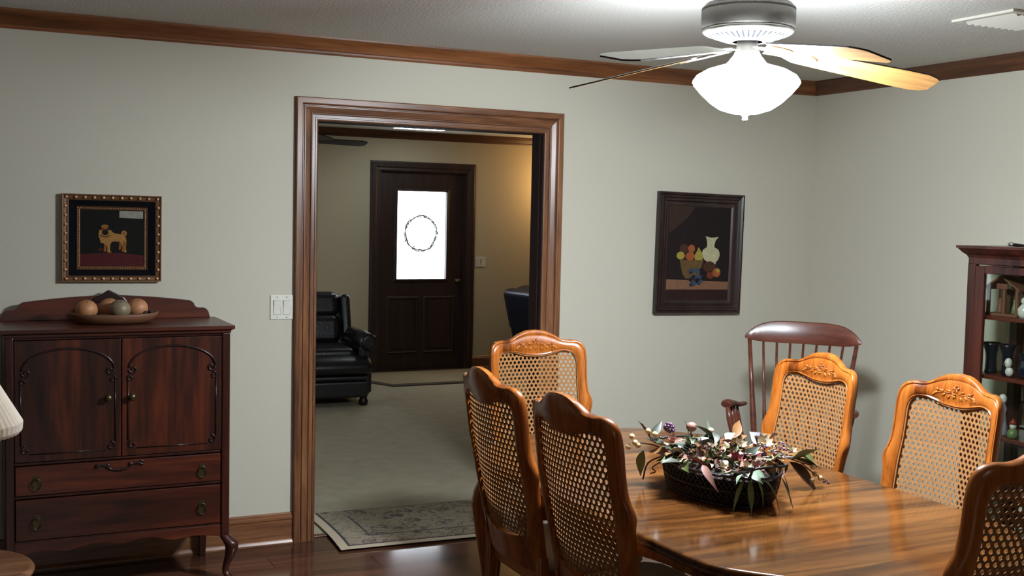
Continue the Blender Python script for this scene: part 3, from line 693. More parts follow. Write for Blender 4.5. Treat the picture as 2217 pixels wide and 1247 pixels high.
# ------------------------------------------------------------------ pictures
def poly(b, pts, y, mi, n=None): b.add([(x, y, z) for x, z in pts], [tuple(range(len(pts)))], mi)
def ell(cx, cz, rx, rz, n=20, a0=0, a1=2*PI): return [(cx+rx*math.cos(a0+(a1-a0)*i/n), cz+rz*math.sin(a0+(a1-a0)*i/n)) for i in range(n)]
def pmat(name, c, rough=0.8): return plain(name, sr(*c), rough, spec=0.12, var=0.3, vscale=60)
def dog_picture():
    x0, x1, z0, z1 = -0.146, 0.272, 1.274, 1.659
    t = empty('framed_painting', ((x0+x1)/2, -0.001, (z0+z1)/2), 0, R(0.3)); tag(t, 'gilt beaded frame with a tan dog, above the dresser', 'picture')
    hw, hh = (x1-x0)/2, (z1-z0)/2
    def ring(name, a, c, prof, mat): b = MB(); sweep_rect(b, -a, a, -c, c, prof, True, 0); return b.build(name, mat, t)
    ring('outer_frame', hw-0.026, hh-0.026, [(0, 0), (0, 0.022), (0.004, 0.024), (0.007, 0.019), (0.018, 0.021), (0.021, 0.027), (0.026, 0.028), (0.026, 0)], M['gold'])
    ring('black_liner', hw-0.060, hh-0.055, [(0, 0), (0, 0.012), (0.033, 0.021), (0.034, 0)], M['frame_black'])
    ring('inner_frame', hw-0.074, hh-0.067, [(0, 0), (0, 0.012), (0.004, 0.014), (0.009, 0.012), (0.013, 0.018), (0.015, 0.016), (0.015, 0)], M['gold'])
    nx, nz = 11, 9; spots = []
    for i in range(nx):
        for s_ in (-1, 1): spots.append((-hw+0.017+(2*hw-0.034)*i/(nx-1), s_*(hh-0.0135)))
    for i in range(1, nz):
        for s_ in (-1, 1): spots.append((s_*(hw-0.0135), -hh+0.0135+(2*hh-0.027)*i/nz))
    bead = MB().ball((0, 0, 0), 0.0068, 12).build('bead', M['bead'], t)
    for i, (x, z) in enumerate(spots):
        q = bead if i == 0 else bead.copy()
        if i: C.objects.link(q); q.parent = t
        q.location = (x, -0.024, z)
    b = MB(); a, c = hw-0.066, hh-0.0595
    for i in range(30):
        x = -a+2*a*i/29
        for s_ in (-1, 1): b.ball((x, -0.015, s_*c), 0.0022, 6)
    for i in range(1, 24):
        z = -c+2*c*i/24
        for s_ in (-1, 1): b.ball((s_*a, -0.015, z), 0.0022, 6)
    b.build('fine_beading', M['bead'], t)
    cols = [pmat('paint_dark', (24, 22, 20)), pmat('paint_ground', (72, 30, 30)), pmat('paint_tan', (150, 108, 58)), pmat('paint_muzzle', (30, 22, 20)), pmat('paint_grey', (138, 136, 122)), pmat('paint_ochre', (124, 78, 36))]
    b = MB(); W_, H_ = hw-0.074, hh-0.067; y = -0.010
    b.box(-W_, W_, -0.010, 0, -H_, H_, 0)
    poly(b, [(-W_, -H_), (W_, -H_), (W_, -H_+0.05), (0.02, -H_+0.062), (-W_, -H_+0.055)], y-0.0004, 1)
    poly(b, [(0.030, H_-0.003), (0.030, H_-0.034), (W_-0.004, H_-0.036), (W_-0.004, H_-0.003)], y-0.0004, 4)
    # the dog, facing left of the frame
    body = smooth_curve([(-0.052, -0.005), (-0.058, 0.018), (-0.048, 0.042), (-0.030, 0.050), (-0.010, 0.040), (0.006, 0.024), (0.030, 0.020), (0.046, 0.016), (0.058, 0.002), (0.060, -0.020), (0.058, -0.048), (0.062, -0.060), (0.048, -0.060), (0.044, -0.040), (0.036, -0.018), (0.018, -0.014), (0.0, -0.016), (-0.008, -0.030), (-0.008, -0.056), (-0.002, -0.062), (-0.020, -0.062), (-0.020, -0.040), (-0.034, -0.024), (-0.048, -0.020), (-0.052, -0.005)], 3)
    poly(b, [(p.x, p.y) for p in body[:-1]], y-0.0008, 2)
    poly(b, [(0.048, -0.01), (0.060, -0.02), (0.052, -0.058), (0.040, -0.058)], y-0.0010, 5)
    poly(b, ell(0.050, 0.022, 0.012, 0.013), y-0.0012, 2); poly(b, ell(0.050, 0.021, 0.005, 0.006), y-0.0014, 5)
    poly(b, ell(-0.030, 0.006, 0.024, 0.024), y-0.0010, 2)
    poly(b, ell(-0.031, 0.036, 0.024, 0.024), y-0.0016, 2); poly(b, ell(-0.030, 0.044, 0.016, 0.012), y-0.0018, 5)
    poly(b, ell(-0.030, 0.026, 0.014, 0.013), y-0.0020, 3)
    poly(b, [(-0.056, 0.052), (-0.046, 0.056), (-0.044, 0.038), (-0.053, 0.034)], y-0.0022, 3); poly(b, [(-0.016, 0.056), (-0.006, 0.052), (-0.009, 0.034), (-0.018, 0.038)], y-0.0022, 3)
    for q in (-1, 1): poly(b, ell(-0.030+q*0.009, 0.040, 0.003, 0.003), y-0.0022, 3)
    poly(b, [(-0.050, 0.010), (-0.030, 0.003), (-0.010, 0.010), (-0.010, 0.014), (-0.030, 0.007), (-0.050, 0.014)], y-0.0022, 3)
    poly(b, [(-0.034, -0.02), (-0.022, -0.02), (-0.026, -0.058), (-0.036, -0.060)], y-0.0006, 5); poly(b, [(0.030, -0.016), (0.044, -0.016), (0.036, -0.050), (0.028, -0.052)], y-0.0006, 5)
    poly(b, ell(-0.050, -0.050, 0.010, 0.006), y-0.0008, 1)
    b.build('painting', cols, t)
dog_picture()
def still_life():
    x0, x1, z0, z1 = 2.934, 3.508, 1.070, 1.757
    t = empty('framed_painting', ((x0+x1)/2, -0.001, (z0+z1)/2), 0, R(0.9)); tag(t, 'tall still life of fruit and pale vase in dark frame right of the opening', 'picture')
    hw, hh = (x1-x0)/2, (z1-z0)/2
    W_, H_ = hw-0.075, hh-0.080
    b = MB(); sweep_rect(b, -W_, W_, -H_, H_, [(0, 0), (0, 0.010), (0.010, 0.016), (0.018, 0.016), (0.020, 0.011), (0.024, 0.011), (0.032, 0.022), (0.037, 0.022), (0.039, 0.017), (0.043, 0.017), (0.052, 0.026), (0.057, 0.026), (0.060, 0.021), (0.070, 0.030), (0.076, 0.032), (0.078, 0.028), (0.078, 0)], True, 0)
    b.build('frame', M['pic_frame'], t)
    cols = [pmat('still_dark', (36, 28, 28)), pmat('still_glow', (58, 44, 36)), pmat('still_table', (122, 88, 66)), pmat('still_vase', (176, 170, 136)), pmat('still_yellow', (150, 138, 62)),
            pmat('still_orange', (146, 80, 46)), pmat('still_grape', (52, 68, 88)), pmat('still_basket', (96, 74, 44)), pmat('still_edge', (46, 30, 28)), pmat('still_red', (104, 52, 36)), pmat('still_bronze', (70, 46, 34))]
    b = MB(); b.box(-W_, W_, -0.008, 0, -H_, H_, 0); y = -0.0084
    # measured as fractions of the canvas, u right, v down
    def uv(u, v): return (-W_+2*W_*u, H_-2*H_*v)
    def P(pts, k, mi): poly(b, [uv(*p) for p in pts], y-0.0004*k, mi)
    def E(u, v, ru, rv, k, mi): c = uv(u, v); poly(b, ell(c[0], c[1], 2*W_*ru, 2*H_*rv), y-0.0004*k, mi)
    P([(0, 0), (0.42, 0), (0.30, 0.12), (0.10, 0.24), (0, 0.30)], 0, 1)
    P([(0, 0.78), (1, 0.80), (1, 0.885), (0, 0.89)], 0, 2); P([(0, 0.89), (1, 0.885), (1, 1), (0, 1)], 0, 8)
    P([(0.20, 0.57), (0.58, 0.57), (0.52, 0.74), (0.47, 0.77), (0.30, 0.77), (0.25, 0.72)], 1, 7)
    E(0.26, 0.45, 0.07, 0.05, 2, 10); E(0.38, 0.45, 0.055, 0.045, 3, 5); E(0.21, 0.525, 0.065, 0.042, 4, 4); E(0.36, 0.53, 0.075, 0.045, 5, 5)
    P([(0.49, 0.43), (0.52, 0.46), (0.57, 0.52), (0.56, 0.57), (0.44, 0.57), (0.43, 0.52), (0.47, 0.47)], 5, 4)
    vase = smooth_curve([(0.60, 0.31), (0.62, 0.35), (0.63, 0.40), (0.62, 0.43), (0.565, 0.46), (0.555, 0.51), (0.59, 0.56), (0.65, 0.59), (0.65, 0.61), (0.78, 0.61), (0.78, 0.59), (0.82, 0.56), (0.84, 0.50), (0.81, 0.45), (0.755, 0.43), (0.75, 0.40), (0.77, 0.35), (0.81, 0.315), (0.70, 0.325), (0.60, 0.31)], 3)
    P([(p.x, p.y) for p in vase[:-1]], 3, 3)
    E(0.68, 0.64, 0.10, 0.06, 5, 10); E(0.80, 0.70, 0.065, 0.05, 6, 5); E(0.82, 0.68, 0.03, 0.02, 7, 4); E(0.70, 0.73, 0.06, 0.04, 5, 9)
    for i in range(26):
        E(0.47+random.uniform(-0.10, 0.10), 0.75+random.uniform(-0.085, 0.085), 0.03, 0.020, 7+i*0.1, 6 if i % 3 else 0)
    b.build('painting', cols, t)
still_life()

# ------------------------------------------------------------------ dining chairs
def back_y(x, z, t=0.0):
    return 0.20 + (z-0.46)*0.135 - 0.85*x*x - 0.08*max(0.0, 0.85-z) + t
WS = 0.935
OUT = smooth_curve([(0.0, 1.100), (0.045, 1.096), (0.09, 1.080), (0.125, 1.062), (0.155, 1.056), (0.190, 1.056), (0.220, 1.046), (0.238, 1.020), (0.243, 0.97), (0.242, 0.90), (0.246, 0.84), (0.258, 0.80), (0.260, 0.775), (0.250, 0.735), (0.243, 0.66), (0.234, 0.56), (0.222, 0.44)], 4)
OUT = [Vector((p.x*WS, p.y)) for p in OUT]
INN = smooth_curve([(0.0, 0.984), (0.045, 0.987), (0.09, 0.997), (0.125, 1.006), (0.155, 1.006), (0.180, 0.998), (0.194, 0.98), (0.199, 0.955), (0.199, 0.93), (0.199, 0.88), (0.200, 0.84), (0.201, 0.80), (0.201, 0.76), (0.199, 0.72), (0.196, 0.66), (0.188, 0.60), (0.170, 0.565)], 4)
INN = [Vector((p.x*WS, p.y)) for p in INN]
def chair_back(t):
    b = MB()
    prof = [(0.0, -0.007), (0.0, 0.010), (0.14, 0.015), (0.5, 0.018), (0.90, 0.017), (1.0, 0.010), (1.0, -0.009), (0.95, -0.013), (0.86, -0.014), (0.80, -0.0105), (0.74, -0.014), (0.45, -0.0155), (0.22, -0.014), (0.12, -0.010), (0.06, -0.013)]
    loops = []
    seq = [(-p, -q) for p, q in zip(range(len(OUT)), range(len(OUT)))]
    O = [(-p.x, p.y) for p in reversed(OUT)] + [(p.x, p.y) for p in OUT[1:]]
    I = [(-p.x, p.y) for p in reversed(INN)] + [(p.x, p.y) for p in INN[1:]]
    for (ox, oz), (ix, iz) in zip(O, I):
        lp = []
        for u, d in prof:
            x = ix+(ox-ix)*u; z = iz+(oz-iz)*u
            lp.append((x, back_y(x, z, d), z))
        loops.append(lp)
    b.rings(loops, 0, True, True, True)
    # bottom rail
    n = 13; lo = []
    for i in range(n):
        x = -0.208+0.416*i/(n-1)
        zt = 0.556 + 0.016*math.cos(x/0.208*PI/2)*-1 + 0.02*abs(x/0.208)**2
        lo.append([(x, back_y(x, zt, -0.014), zt), (x, back_y(x, zt, 0.012), zt), (x, back_y(x, 0.445, 0.012), 0.445), (x, back_y(x, 0.445, -0.014), 0.445)])
    b.rings(lo, 0, False, True, True)
    o = b.build('back_frame', M['oakZ'], t)
    m = o.modifiers.new('n', 'EDGE_SPLIT'); m.split_angle = R(50)
    # cane
    b = MB(); px, pz = 0.0200, 0.0172
    def inside(x, z):
        ax = abs(x)
        top = 1.0; lim = 0.0
        # interpolate the top edge and the side
        for p, q in zip(INN, INN[1:]):
            if p.x <= ax <= q.x and p.y > 0.99-0.03 and q.x > p.x: top = p.y+(q.y-p.y)*(ax-p.x)/(q.x-p.x); break
        for p, q in zip(INN[20:], INN[21:]):
            if q.y <= z <= p.y: lim = q.x+(p.x-q.x)*(z-q.y)/max(1e-6, p.y-q.y); break
        else: lim = 0.178
        return z < top+0.014 and ax < min(0.195, lim+0.012) and z > 0.548
    row = 0; z = 0.545
    while z < 1.02:
        off = px/2 if row % 2 else 0.0; i = -13
        while i <= 13:
            cx = i*px+off; cz = z
            if inside(cx, cz):
                hex_ = [(0.5, -0.28), (0.5, 0.28), (0.0, 0.72), (-0.5, 0.28), (-0.5, -0.28), (0.0, -0.72)]
                outp = [(cx+a*px, cz+c*pz) for a, c in hex_]
                innp = [(cx+a*px*0.60, cz+c*pz*0.62) for a, c in hex_]
                vs = []
                for yy in (-0.0012, 0.0012):
                    vs += [(x, back_y(x, q, yy), q) for x, q in outp] + [(x, back_y(x, q, yy), q) for x, q in innp]
                fs = []
                for k in range(6):
                    j = (k+1) % 6
                    fs += [(k, j, 6+j, 6+k), (12+j, 12+k, 18+k, 18+j), (6+k, 6+j, 18+j, 18+k)]
                b.add(vs, fs)
            i += 1
        row += 1; z += pz
    b.build('cane_panel', M['cane'], t)
    # spline bead round the cane
    pts = [(p.x, back_y(p.x, p.y, -0.006), p.y) for p in INN]; pts = [(-x, y, z_) for x, y, z_ in reversed(pts)] + pts[1:]
    MB().tube(pts, 0.0032, 6).build('cane_spline', M['cane'], t)
    # carving
    b = MB()
    def cy(x, z_): return back_y(x, z_, -0.0155)
    def petal(x, z_, a, ln, wd):
        T = Matrix.Translation((x+math.cos(a)*ln/2, cy(x, z_)-0.0005, z_+math.sin(a)*ln/2)) @ Matrix.Rotation(-a, 4, 'Y')
        b.ball((0, 0, 0), (ln/2, 0.0035, wd/2), 8, T=T)
    for k in range(5): petal(0.0, 1.048, PI/2+2*PI*k/5, 0.017, 0.010)
    for k in range(5): petal(-0.006, 1.026, PI/2+0.4+2*PI*k/5, 0.011, 0.007)
    b.ball((0.0, cy(0, 1.048)-0.002, 1.048), 0.0035, 8)
    for s_ in (-1, 1):
        for (x, z_, a, ln, wd) in ((0.018, 1.036, 0.3, 0.024, 0.010), (0.042, 1.030, -0.6, 0.020, 0.009), (0.050, 1.036, 0.15, 0.022, 0.009), (0.074, 1.030, -0.2, 0.022, 0.010), (0.070, 1.036, 0.7, 0.016, 0.007), (0.022, 1.026, -0.9, 0.018, 0.008), (0.086, 1.026, -0.7, 0.014, 0.007)):
            petal(s_*x, z_, a if s_ > 0 else PI-a, ln, wd)
        b.tube([(s_*0.012, cy(0.012, 1.034), 1.034), (s_*0.045, cy(0.045, 1.033), 1.033), (s_*0.09, cy(0.09, 1.028), 1.028)], 0.0018, 5)
    b.build('carving', M['oak'], t)
def make_chair():
    t = empty('dining_chair', (0, 0, 0))
    chair_back(t)
    # seat rails with serpentine front
    pts = [(-0.19, 0.135), (-0.245, -0.20)] + [(-0.20, -0.245), (-0.10, -0.252), (0, -0.240), (0.10, -0.252), (0.20, -0.245)] + [(0.245, -0.20), (0.19, 0.135)]
    MB().prism(pts, 0.385, 0.438, 'Z').build('seat_frame', M['oak'], t, bevel=0.006)
    b = MB(); loops = []
    for k, (s_, z) in enumerate(((0.97, 0.438), (1.0, 0.448), (0.985, 0.468), (0.93, 0.482), (0.80, 0.490), (0.4, 0.494), (0.02, 0.495))):
        loops.append([(x*s_, (y+0.02)*s_-0.02, z) for x, y in pts])
    b.rings(loops); b.build('seat', M['cushion'], t)
    for s_ in (-1, 1):
        # rear leg continues the stile
        pr = [(0.205, 0.50, 0.004), (0.203, 0.40, 0.0), (0.200, 0.22, 0.010), (0.200, 0.08, 0.034), (0.202, 0.0, 0.050)]
        loops = []
        for x, z, dy in pr:
            y = 0.137+dy; h = 0.017
            loops.append([(s_*x-h, y-h, z), (s_*x+h, y-h, z), (s_*x+h, y+h, z), (s_*x-h, y+h, z)])
        MB().rings(loops, 0, False).build('leg', M['oakZ'], t, bevel=0.005)
        prof = [(0.208, -0.208, 0.400, 0.026), (0.216, -0.216, 0.37, 0.032), (0.224, -0.224, 0.33, 0.032), (0.220, -0.220, 0.25, 0.025), (0.208, -0.208, 0.14, 0.017), (0.205, -0.205, 0.07, 0.014), (0.212, -0.212, 0.03, 0.017), (0.220, -0.220, 0.010, 0.022), (0.220, -0.220, 0.0, 0.020)]
        loops = [[(s_*x+r*math.cos(2*PI*k/12), y+r*math.sin(2*PI*k/12), z) for k in range(12)] for x, y, z, r in prof]
        MB().rings(loops).build('leg', M['oakZ'], t)
    return t
chair = make_chair()
G = 'carved cane-back dining chairs round the table'
CH = [((1.722, -1.135, 0), -6, 'carved cane-back dining chair at the far end of the table, in front of the opening'),
      ((1.286, -1.925, 0), 89, 'cane-back dining chair on the left side nearer the opening, seen from behind'),
      ((1.280, -2.480, 0), 92.5, 'cane-back dining chair on the left side nearer the camera, seen from behind'),
      ((2.185, -1.930, 0), -90.5, 'cane-back dining chair on the right side in front of the rocking chair'),
      ((2.215, -2.558, 0), -92, 'cane-back dining chair on the right side nearer the camera, in front of the cabinet'),
      ((1.775, -3.240, 0), 180, 'dark cane-back dining chair at the near table end, in the lower right corner')]
for i, (loc, rz, lab) in enumerate(CH):
    o = chair if i == 0 else copy_tree(chair)
    o.location = loc; o.rotation_euler = (0, 0, R(rz)); tag(o, lab, 'chair', G)

# ------------------------------------------------------------------ dining table
def dining_table():
    t = empty('dining_table', (1.690, -2.30, -0.0145), 0); tag(t, 'glossy honey oak dining table with shaped corners, floral basket at its centre', 'table')
    q = smooth_curve([(0.0, 1.025), (0.15, 1.018), (0.27, 1.000), (0.345, 0.965), (0.385, 0.915), (0.425, 0.855), (0.475, 0.800), (0.515, 0.745), (0.535, 0.680), (0.545, 0.58), (0.550, 0.40), (0.552, 0.20), (0.553, 0.0)], 4)
    Q = [(p.x, p.y) for p in q]
    ring = Q + [(x, -y) for x, y in reversed(Q[:-1])] + [(-x, -y) for x, y in Q[1:]] + [(-x, y) for x, y in reversed(Q[1:-1])]
    def off(k): return [(x*(1-k/0.55), y*(1-k/1.01)) for x, y in ring]
    prof = [(0.030, 0.705), (0.012, 0.707), (0.002, 0.713), (0.0, 0.719), (0.004, 0.7235), (0.007, 0.7245), (0.004, 0.726), (0.001, 0.7305), (0.002, 0.736), (0.006, 0.740), (0.012, 0.7415), (0.5, 0.7415)]
    b = MB()
    b.rings([[(x, y, z) for x, y in off(k)] for k, z in prof[:-1]], 0, True, True)
    b.build('tabletop', M['table'], t)
    b = MB(); r1 = off(0.070); r2 = off(0.092); n = len(r1)
    def zb(x, y): return 0.640 - 0.02*math.cos(6*y) if abs(x) > 0.3 else 0.640 - 0.02*math.cos(8*x)
    loops = [[(x, y, 0.705) for x, y in r1], [(x, y, zb(x, y)) for x, y in r1], [(x, y, zb(x, y)) for x, y in r2], [(x, y, 0.705) for x, y in r2]]
    b.rings(loops, 0, True, False); b.build('apron', M['oak'], t)
    for sx in (-1, 1):
        for sy in (-1, 1):
            x0, y0 = sx*0.488, sy*0.690
            prof = [(0, 0, 0.705, 0.045), (0, 0, 0.66, 0.046), (0.012, 0.012, 0.61, 0.052), (0.020, 0.020, 0.56, 0.050), (0.016, 0.016, 0.46, 0.040), (0.004, 0.004, 0.30, 0.028), (-0.006, -0.006, 0.14, 0.022), (-0.002, -0.002, 0.08, 0.024), (0.012, 0.012, 0.042, 0.032), (0.016, 0.016, 0.0146, 0.032)]
            loops = [[(x0+sx*dx+r*math.cos(2*PI*k/14), y0+sy*dy+r*math.sin(2*PI*k/14), z) for k in range(14)] for dx, dy, z, r in prof]
            MB().rings(loops).build('leg', M['oakZ'], t)
dining_table()

# ------------------------------------------------------------------ centrepiece
BX, BY, BZ = 1.64, -2.39, 0.7270
def basket():
    t = empty('wire_basket', (BX, BY, BZ), R(-90)); tag(t, 'black oval wire basket standing on the dining table', 'basket')
    A, B_, H = 0.245, 0.155, 0.098; n = 72
    def P(a, f):
        k = 0.86+0.14*f**0.6
        return (A*k*math.cos(a), B_*k*math.sin(a), 0.003+H*f)
    b = MB()
    for j in range(n):
        for s_ in (-1, 1):
            b.tube([P(2*PI*j/n + s_*f*0.35, f) for f in (0, 0.2, 0.4, 0.6, 0.8, 1.0)], 0.0013, 4, cap=False)
    b.build('wire_mesh', M['black_iron'], t)
    MB().rings([[(P(2*PI*i/40, 0)[0]*q, P(2*PI*i/40, 0)[1]*q, z) for i in range(40)] for q, z in ((0.02, 0.001), (1, 0.001), (1.01, 0.006), (0.98, 0.008), (0.02, 0.008))]).build('base', M['black_iron'], t)
    MB().tube([P(2*PI*i/60, 1.0) for i in range(61)], 0.0045, 8, cap=False).build('rim', M['black_iron'], t)
    MB().tube([P(2*PI*i/60, 0.5) for i in range(61)], 0.002, 6, cap=False).build('middle_wire', M['black_iron'], t)
    # dark sheet added for the shade inside the wires
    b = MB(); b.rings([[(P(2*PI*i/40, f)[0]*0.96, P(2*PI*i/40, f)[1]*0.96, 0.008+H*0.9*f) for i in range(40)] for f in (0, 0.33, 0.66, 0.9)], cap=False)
    b.build('shade_sheet', M['frame_black'], t)
    for s_ in (-1, 1):
        h = smooth_curve([(s_*A*0.93, -0.062, H), (s_*A*0.99, -0.064, H+0.020), (s_*A*1.02, -0.060, H+0.036), (s_*A*1.04, 0, H+0.040), (s_*A*1.02, 0.060, H+0.036), (s_*A*0.99, 0.064, H+0.020), (s_*A*0.93, 0.062, H)], 4)
        b = MB().tube(h, 0.0042, 8); b.ball((s_*A*1.02, -0.062, H+0.038), 0.007, 8); b.ball((s_*A*1.02, 0.062, H+0.038), 0.007, 8)
        b.build('handle', M['black_iron'], t)
basket()

def leaf_mb(L_, W_, curl=0.3, fold=0.25, n=7):
    """leaf from the origin along +X, curling down"""
    vs = []; fs = []; prof = [0.02, 0.55, 0.9, 1.0, 0.88, 0.6, 0.28, 0.02]
    for i in range(n+1):
        f = i/n; x = L_*f; w = W_/2*prof[i]; z = -curl*L_*f*f
        vs += [(x, -w, z+fold*w), (x, 0, z), (x, w, z+fold*w)]
    for i in range(n):
        a = i*3; fs += [(a, a+3, a+4, a+1), (a+1, a+4, a+5, a+2)]
    m = len(vs); vs2 = [(x, y, z-0.0008) for x, y, z in vs]
    fs2 = [tuple(reversed([q+m for q in f])) for f in fs]
    return MB().add(vs+vs2, fs+fs2, 0, True)
def arrangement():
    t = empty('floral_arrangement', (BX, BY, BZ+0.03)); tag(t, 'dried floral arrangement of leaves, berries and faded flowers filling the black wire basket', 'floral arrangement')
    protos = {}
    def place(kind, mat, loc, az, el, roll, L_, W_, curl, name='leaf'):
        key = (kind, mat, round(L_, 2), round(W_, 2), curl)
        if key not in protos:
            o = leaf_mb(L_, W_, curl).build(name, M[mat], t); protos[key] = o
        else:
            o = protos[key].copy(); C.objects.link(o); o.parent = t
        o.location = (loc[0]-BX, loc[1]-BY, loc[2]-BZ-0.03)
        o.rotation_euler = (R(roll), R(-el), R(az)); return o
    # bed of dried moss the stems stand in
    b = MB(); n = 36; lo = []
    for q_, z_ in ((0.93, -0.015), (0.90, 0.035), (0.78, 0.062), (0.55, 0.082), (0.28, 0.092), (0.02, 0.095)):
        lo.append([(0.150*q_*math.cos(2*PI*i/n)*random.uniform(0.93, 1.04), 0.238*q_*math.sin(2*PI*i/n)*random.uniform(0.93, 1.04), z_+random.uniform(-0.008, 0.008)) for i in range(n)])
    b.rings(lo); b.build('moss_bed', M['pod'], t)
    # coarse foliage mound
    kinds = [('leaf_green', 0.07, 0.036), ('leaf_dark', 0.08, 0.046), ('leaf_brown', 0.075, 0.034), ('leaf_dark', 0.07, 0.036), ('petal_pink', 0.05, 0.022), ('leaf_green', 0.06, 0.026), ('petal_cream', 0.045, 0.020)]
    for k in range(66):
        a = random.uniform(0, 2*PI); rr = math.sqrt(random.random())
        lx, ly = 0.235*rr*math.cos(a), 0.150*rr*math.sin(a); ca, sa = math.cos(R(-90)), math.sin(R(-90))
        x, y = BX+lx*ca-ly*sa, BY+lx*sa+ly*ca
        z = BZ+0.100+0.060*(1-rr*rr)*random.random()+random.uniform(0, 0.018)
        m, L_, W_ = kinds[(k*3) % 7]
        az = math.degrees(math.atan2(y-BY, x-BX))+random.uniform(-70, 70)
        place('l', m, (x, y, z), az, random.uniform(-10, 55), random.uniform(-60, 60), L_, W_, 0.3)
    # papery filler nobody could count
    for m_, cnt, sd in (('petal_pink', 60, 3), ('petal_cream', 22, 5), ('leaf_brown', 110, 9), ('leaf_maroon', 90, 12), ('leaf_green', 80, 11)):
        rg = random.Random(sd); b = MB()
        for k in range(cnt):
            a = rg.uniform(0, 2*PI); q_ = math.sqrt(rg.random())
            x, y = 0.148*q_*math.cos(a), 0.232*q_*math.sin(a)
            l = leaf_mb(rg.uniform(0.018, 0.034), rg.uniform(0.010, 0.020), rg.uniform(-0.2, 0.6), 0.4, 4 if False else 7)
            T = Matrix.Translation((x, y, 0.066+0.040*(1-q_*q_)+rg.uniform(0, 0.022))) @ Matrix.Rotation(rg.uniform(0, 6.28), 4, 'Z') @ Matrix.Rotation(R(-rg.uniform(0, 70)), 4, 'Y') @ Matrix.Rotation(rg.uniform(-0.8, 0.8), 4, 'X')
            b.add(l.v, l.f, 0, True, T)
        tag(b.build('dried_filler', M[m_], t), kind='stuff')
    # distinct leaves: (material, start, azimuth, elevation, roll, length, width, curl)
    for m, loc, az, el, ro, L_, W_, cu in (
        ('leaf_dark', (1.50, -2.20, 0.875), 150, 60, 20, 0.075, 0.030, 0.1), ('leaf_dark', (1.50, -2.205, 0.88), 20, 45, 40, 0.08, 0.026, 0.1),
        ('leaf_green', (1.475, -2.195, 0.84), 200, -75, 10, 0.085, 0.045, 0.1), ('leaf_dark', (1.52, -2.24, 0.86), 100, 20, 0, 0.08, 0.05, 0.2),
        ('leaf_sage', (1.60, -2.27, 0.90), 80, 65, 60, 0.05, 0.022, 0.1), ('leaf_sage', (1.66, -2.30, 0.88), 60, 75, 60, 0.07, 0.03, 0.1), ('leaf_sage', (1.70, -2.32, 0.88), 10, 25, 30, 0.07, 0.03, 0.2),
        ('leaf_brown', (1.72, -2.30, 0.87), 10, 10, 20, 0.12, 0.05, 0.1), ('leaf_brown', (1.76, -2.30, 0.88), 30, 40, 40, 0.10, 0.035, 0.3), ('leaf_brown', (1.83, -2.34, 0.87), 0, 30, 30, 0.08, 0.035, 0.4),
        ('petal_lilac', (1.83, -2.37, 0.87), 130, 40, -60, 0.06, 0.045, 0.2), ('petal_lilac', (1.845, -2.37, 0.875), 20, 30, -50, 0.055, 0.045, 0.2),
        ('leaf_brown', (1.88, -2.40, 0.845), -20, -12, 30, 0.15, 0.075, 0.15), ('leaf_maroon', (1.90, -2.42, 0.815), -30, -42, 30, 0.14, 0.065, 0.1), ('leaf_green', (1.93, -2.43, 0.84), -10, -15, 30, 0.11, 0.05, 0.4),
        ('leaf_sage', (1.90, -2.43, 0.825), -15, 22, -50, 0.095, 0.040, 0.05), ('leaf_sage', (1.92, -2.43, 0.82), -20, -8, 40, 0.05, 0.025, 0.05),
        ('leaf_green', (1.575, -2.610, 0.832), -175, -52, 0, 0.115, 0.018, 0.25), ('leaf_green', (1.582, -2.618, 0.832), -110, -68, 0, 0.110, 0.020, 0.10), ('leaf_green', (1.600, -2.625, 0.832), -60, -48, 0, 0.085, 0.016, 0.5),
        ('leaf_green', (1.615, -2.630, 0.835), -45, -35, 0, 0.125, 0.020, 0.55), ('leaf_dark', (1.690, -2.630, 0.832), -50, -62, 0, 0.115, 0.020, 0.1), ('leaf_green', (1.705, -2.628, 0.832), -30, -70, 0, 0.100, 0.014, 0.1),
        ('leaf_sage', (1.580, -2.600, 0.840), -165, 5, 30, 0.060, 0.026, 0.5), ('leaf_sage', (1.590, -2.605, 0.842), -100, 10, 30, 0.050, 0.034, 0.7), ('leaf_sage', (1.600, -2.600, 0.845), -60, 0, 30, 0.055, 0.030, 0.6), ('leaf_sage', (1.565, -2.590, 0.840), 165, 12, 20, 0.070, 0.022, 0.3),
        ('petal_pink', (1.500, -2.490, 0.850), -110, -10, 30, 0.085, 0.024, 0.75), ('petal_pink', (1.520, -2.480, 0.850), 165, 25, 40, 0.070, 0.016, 0.1), ('petal_pink', (1.700, -2.635, 0.850), -130, -22, 40, 0.060, 0.010, -0.2)):
        place('d', m, loc, az, el, ro, L_, W_, cu)
    def rel(p): return (p[0]-BX, p[1]-BY, p[2]-BZ-0.03)
    def cluster(name, mat, c, n, sp, r):
        b = MB(); c = rel(c)
        for k in range(n):
            u = Vector((random.gauss(0, 1), random.gauss(0, 1), random.gauss(0, 1))).normalized()*sp*random.uniform(0.6, 1)
            b.ball((c[0]+u.x, c[1]+u.y, c[2]+u.z), r, 8)
        return b.build(name, M[mat], t)
    cluster('purple_berries', 'berry_purple', (1.549, -2.234, 0.920), 30, 0.019, 0.0055)
    for p in ((1.437, -2.182, 0.886), (1.446, -2.188, 0.866), (1.455, -2.192, 0.858), (1.426, -2.180, 0.852), (1.505, -2.215, 0.895), (1.485, -2.205, 0.905), (1.972, -2.450, 0.80), (1.98, -2.452, 0.775), (1.965, -2.458, 0.757), (1.995, -2.462, 0.762)):
        MB().ball(rel(p), 0.010 if p[0] < 1.7 else 0.009, 12).build('cream_berry', M['berry_cream'], t)
    for p in ((2.005, -2.470, 0.752), (2.018, -2.476, 0.7475)): MB().ball(rel(p), 0.005, 10).build('purple_berry', M['berry_purple'], t)
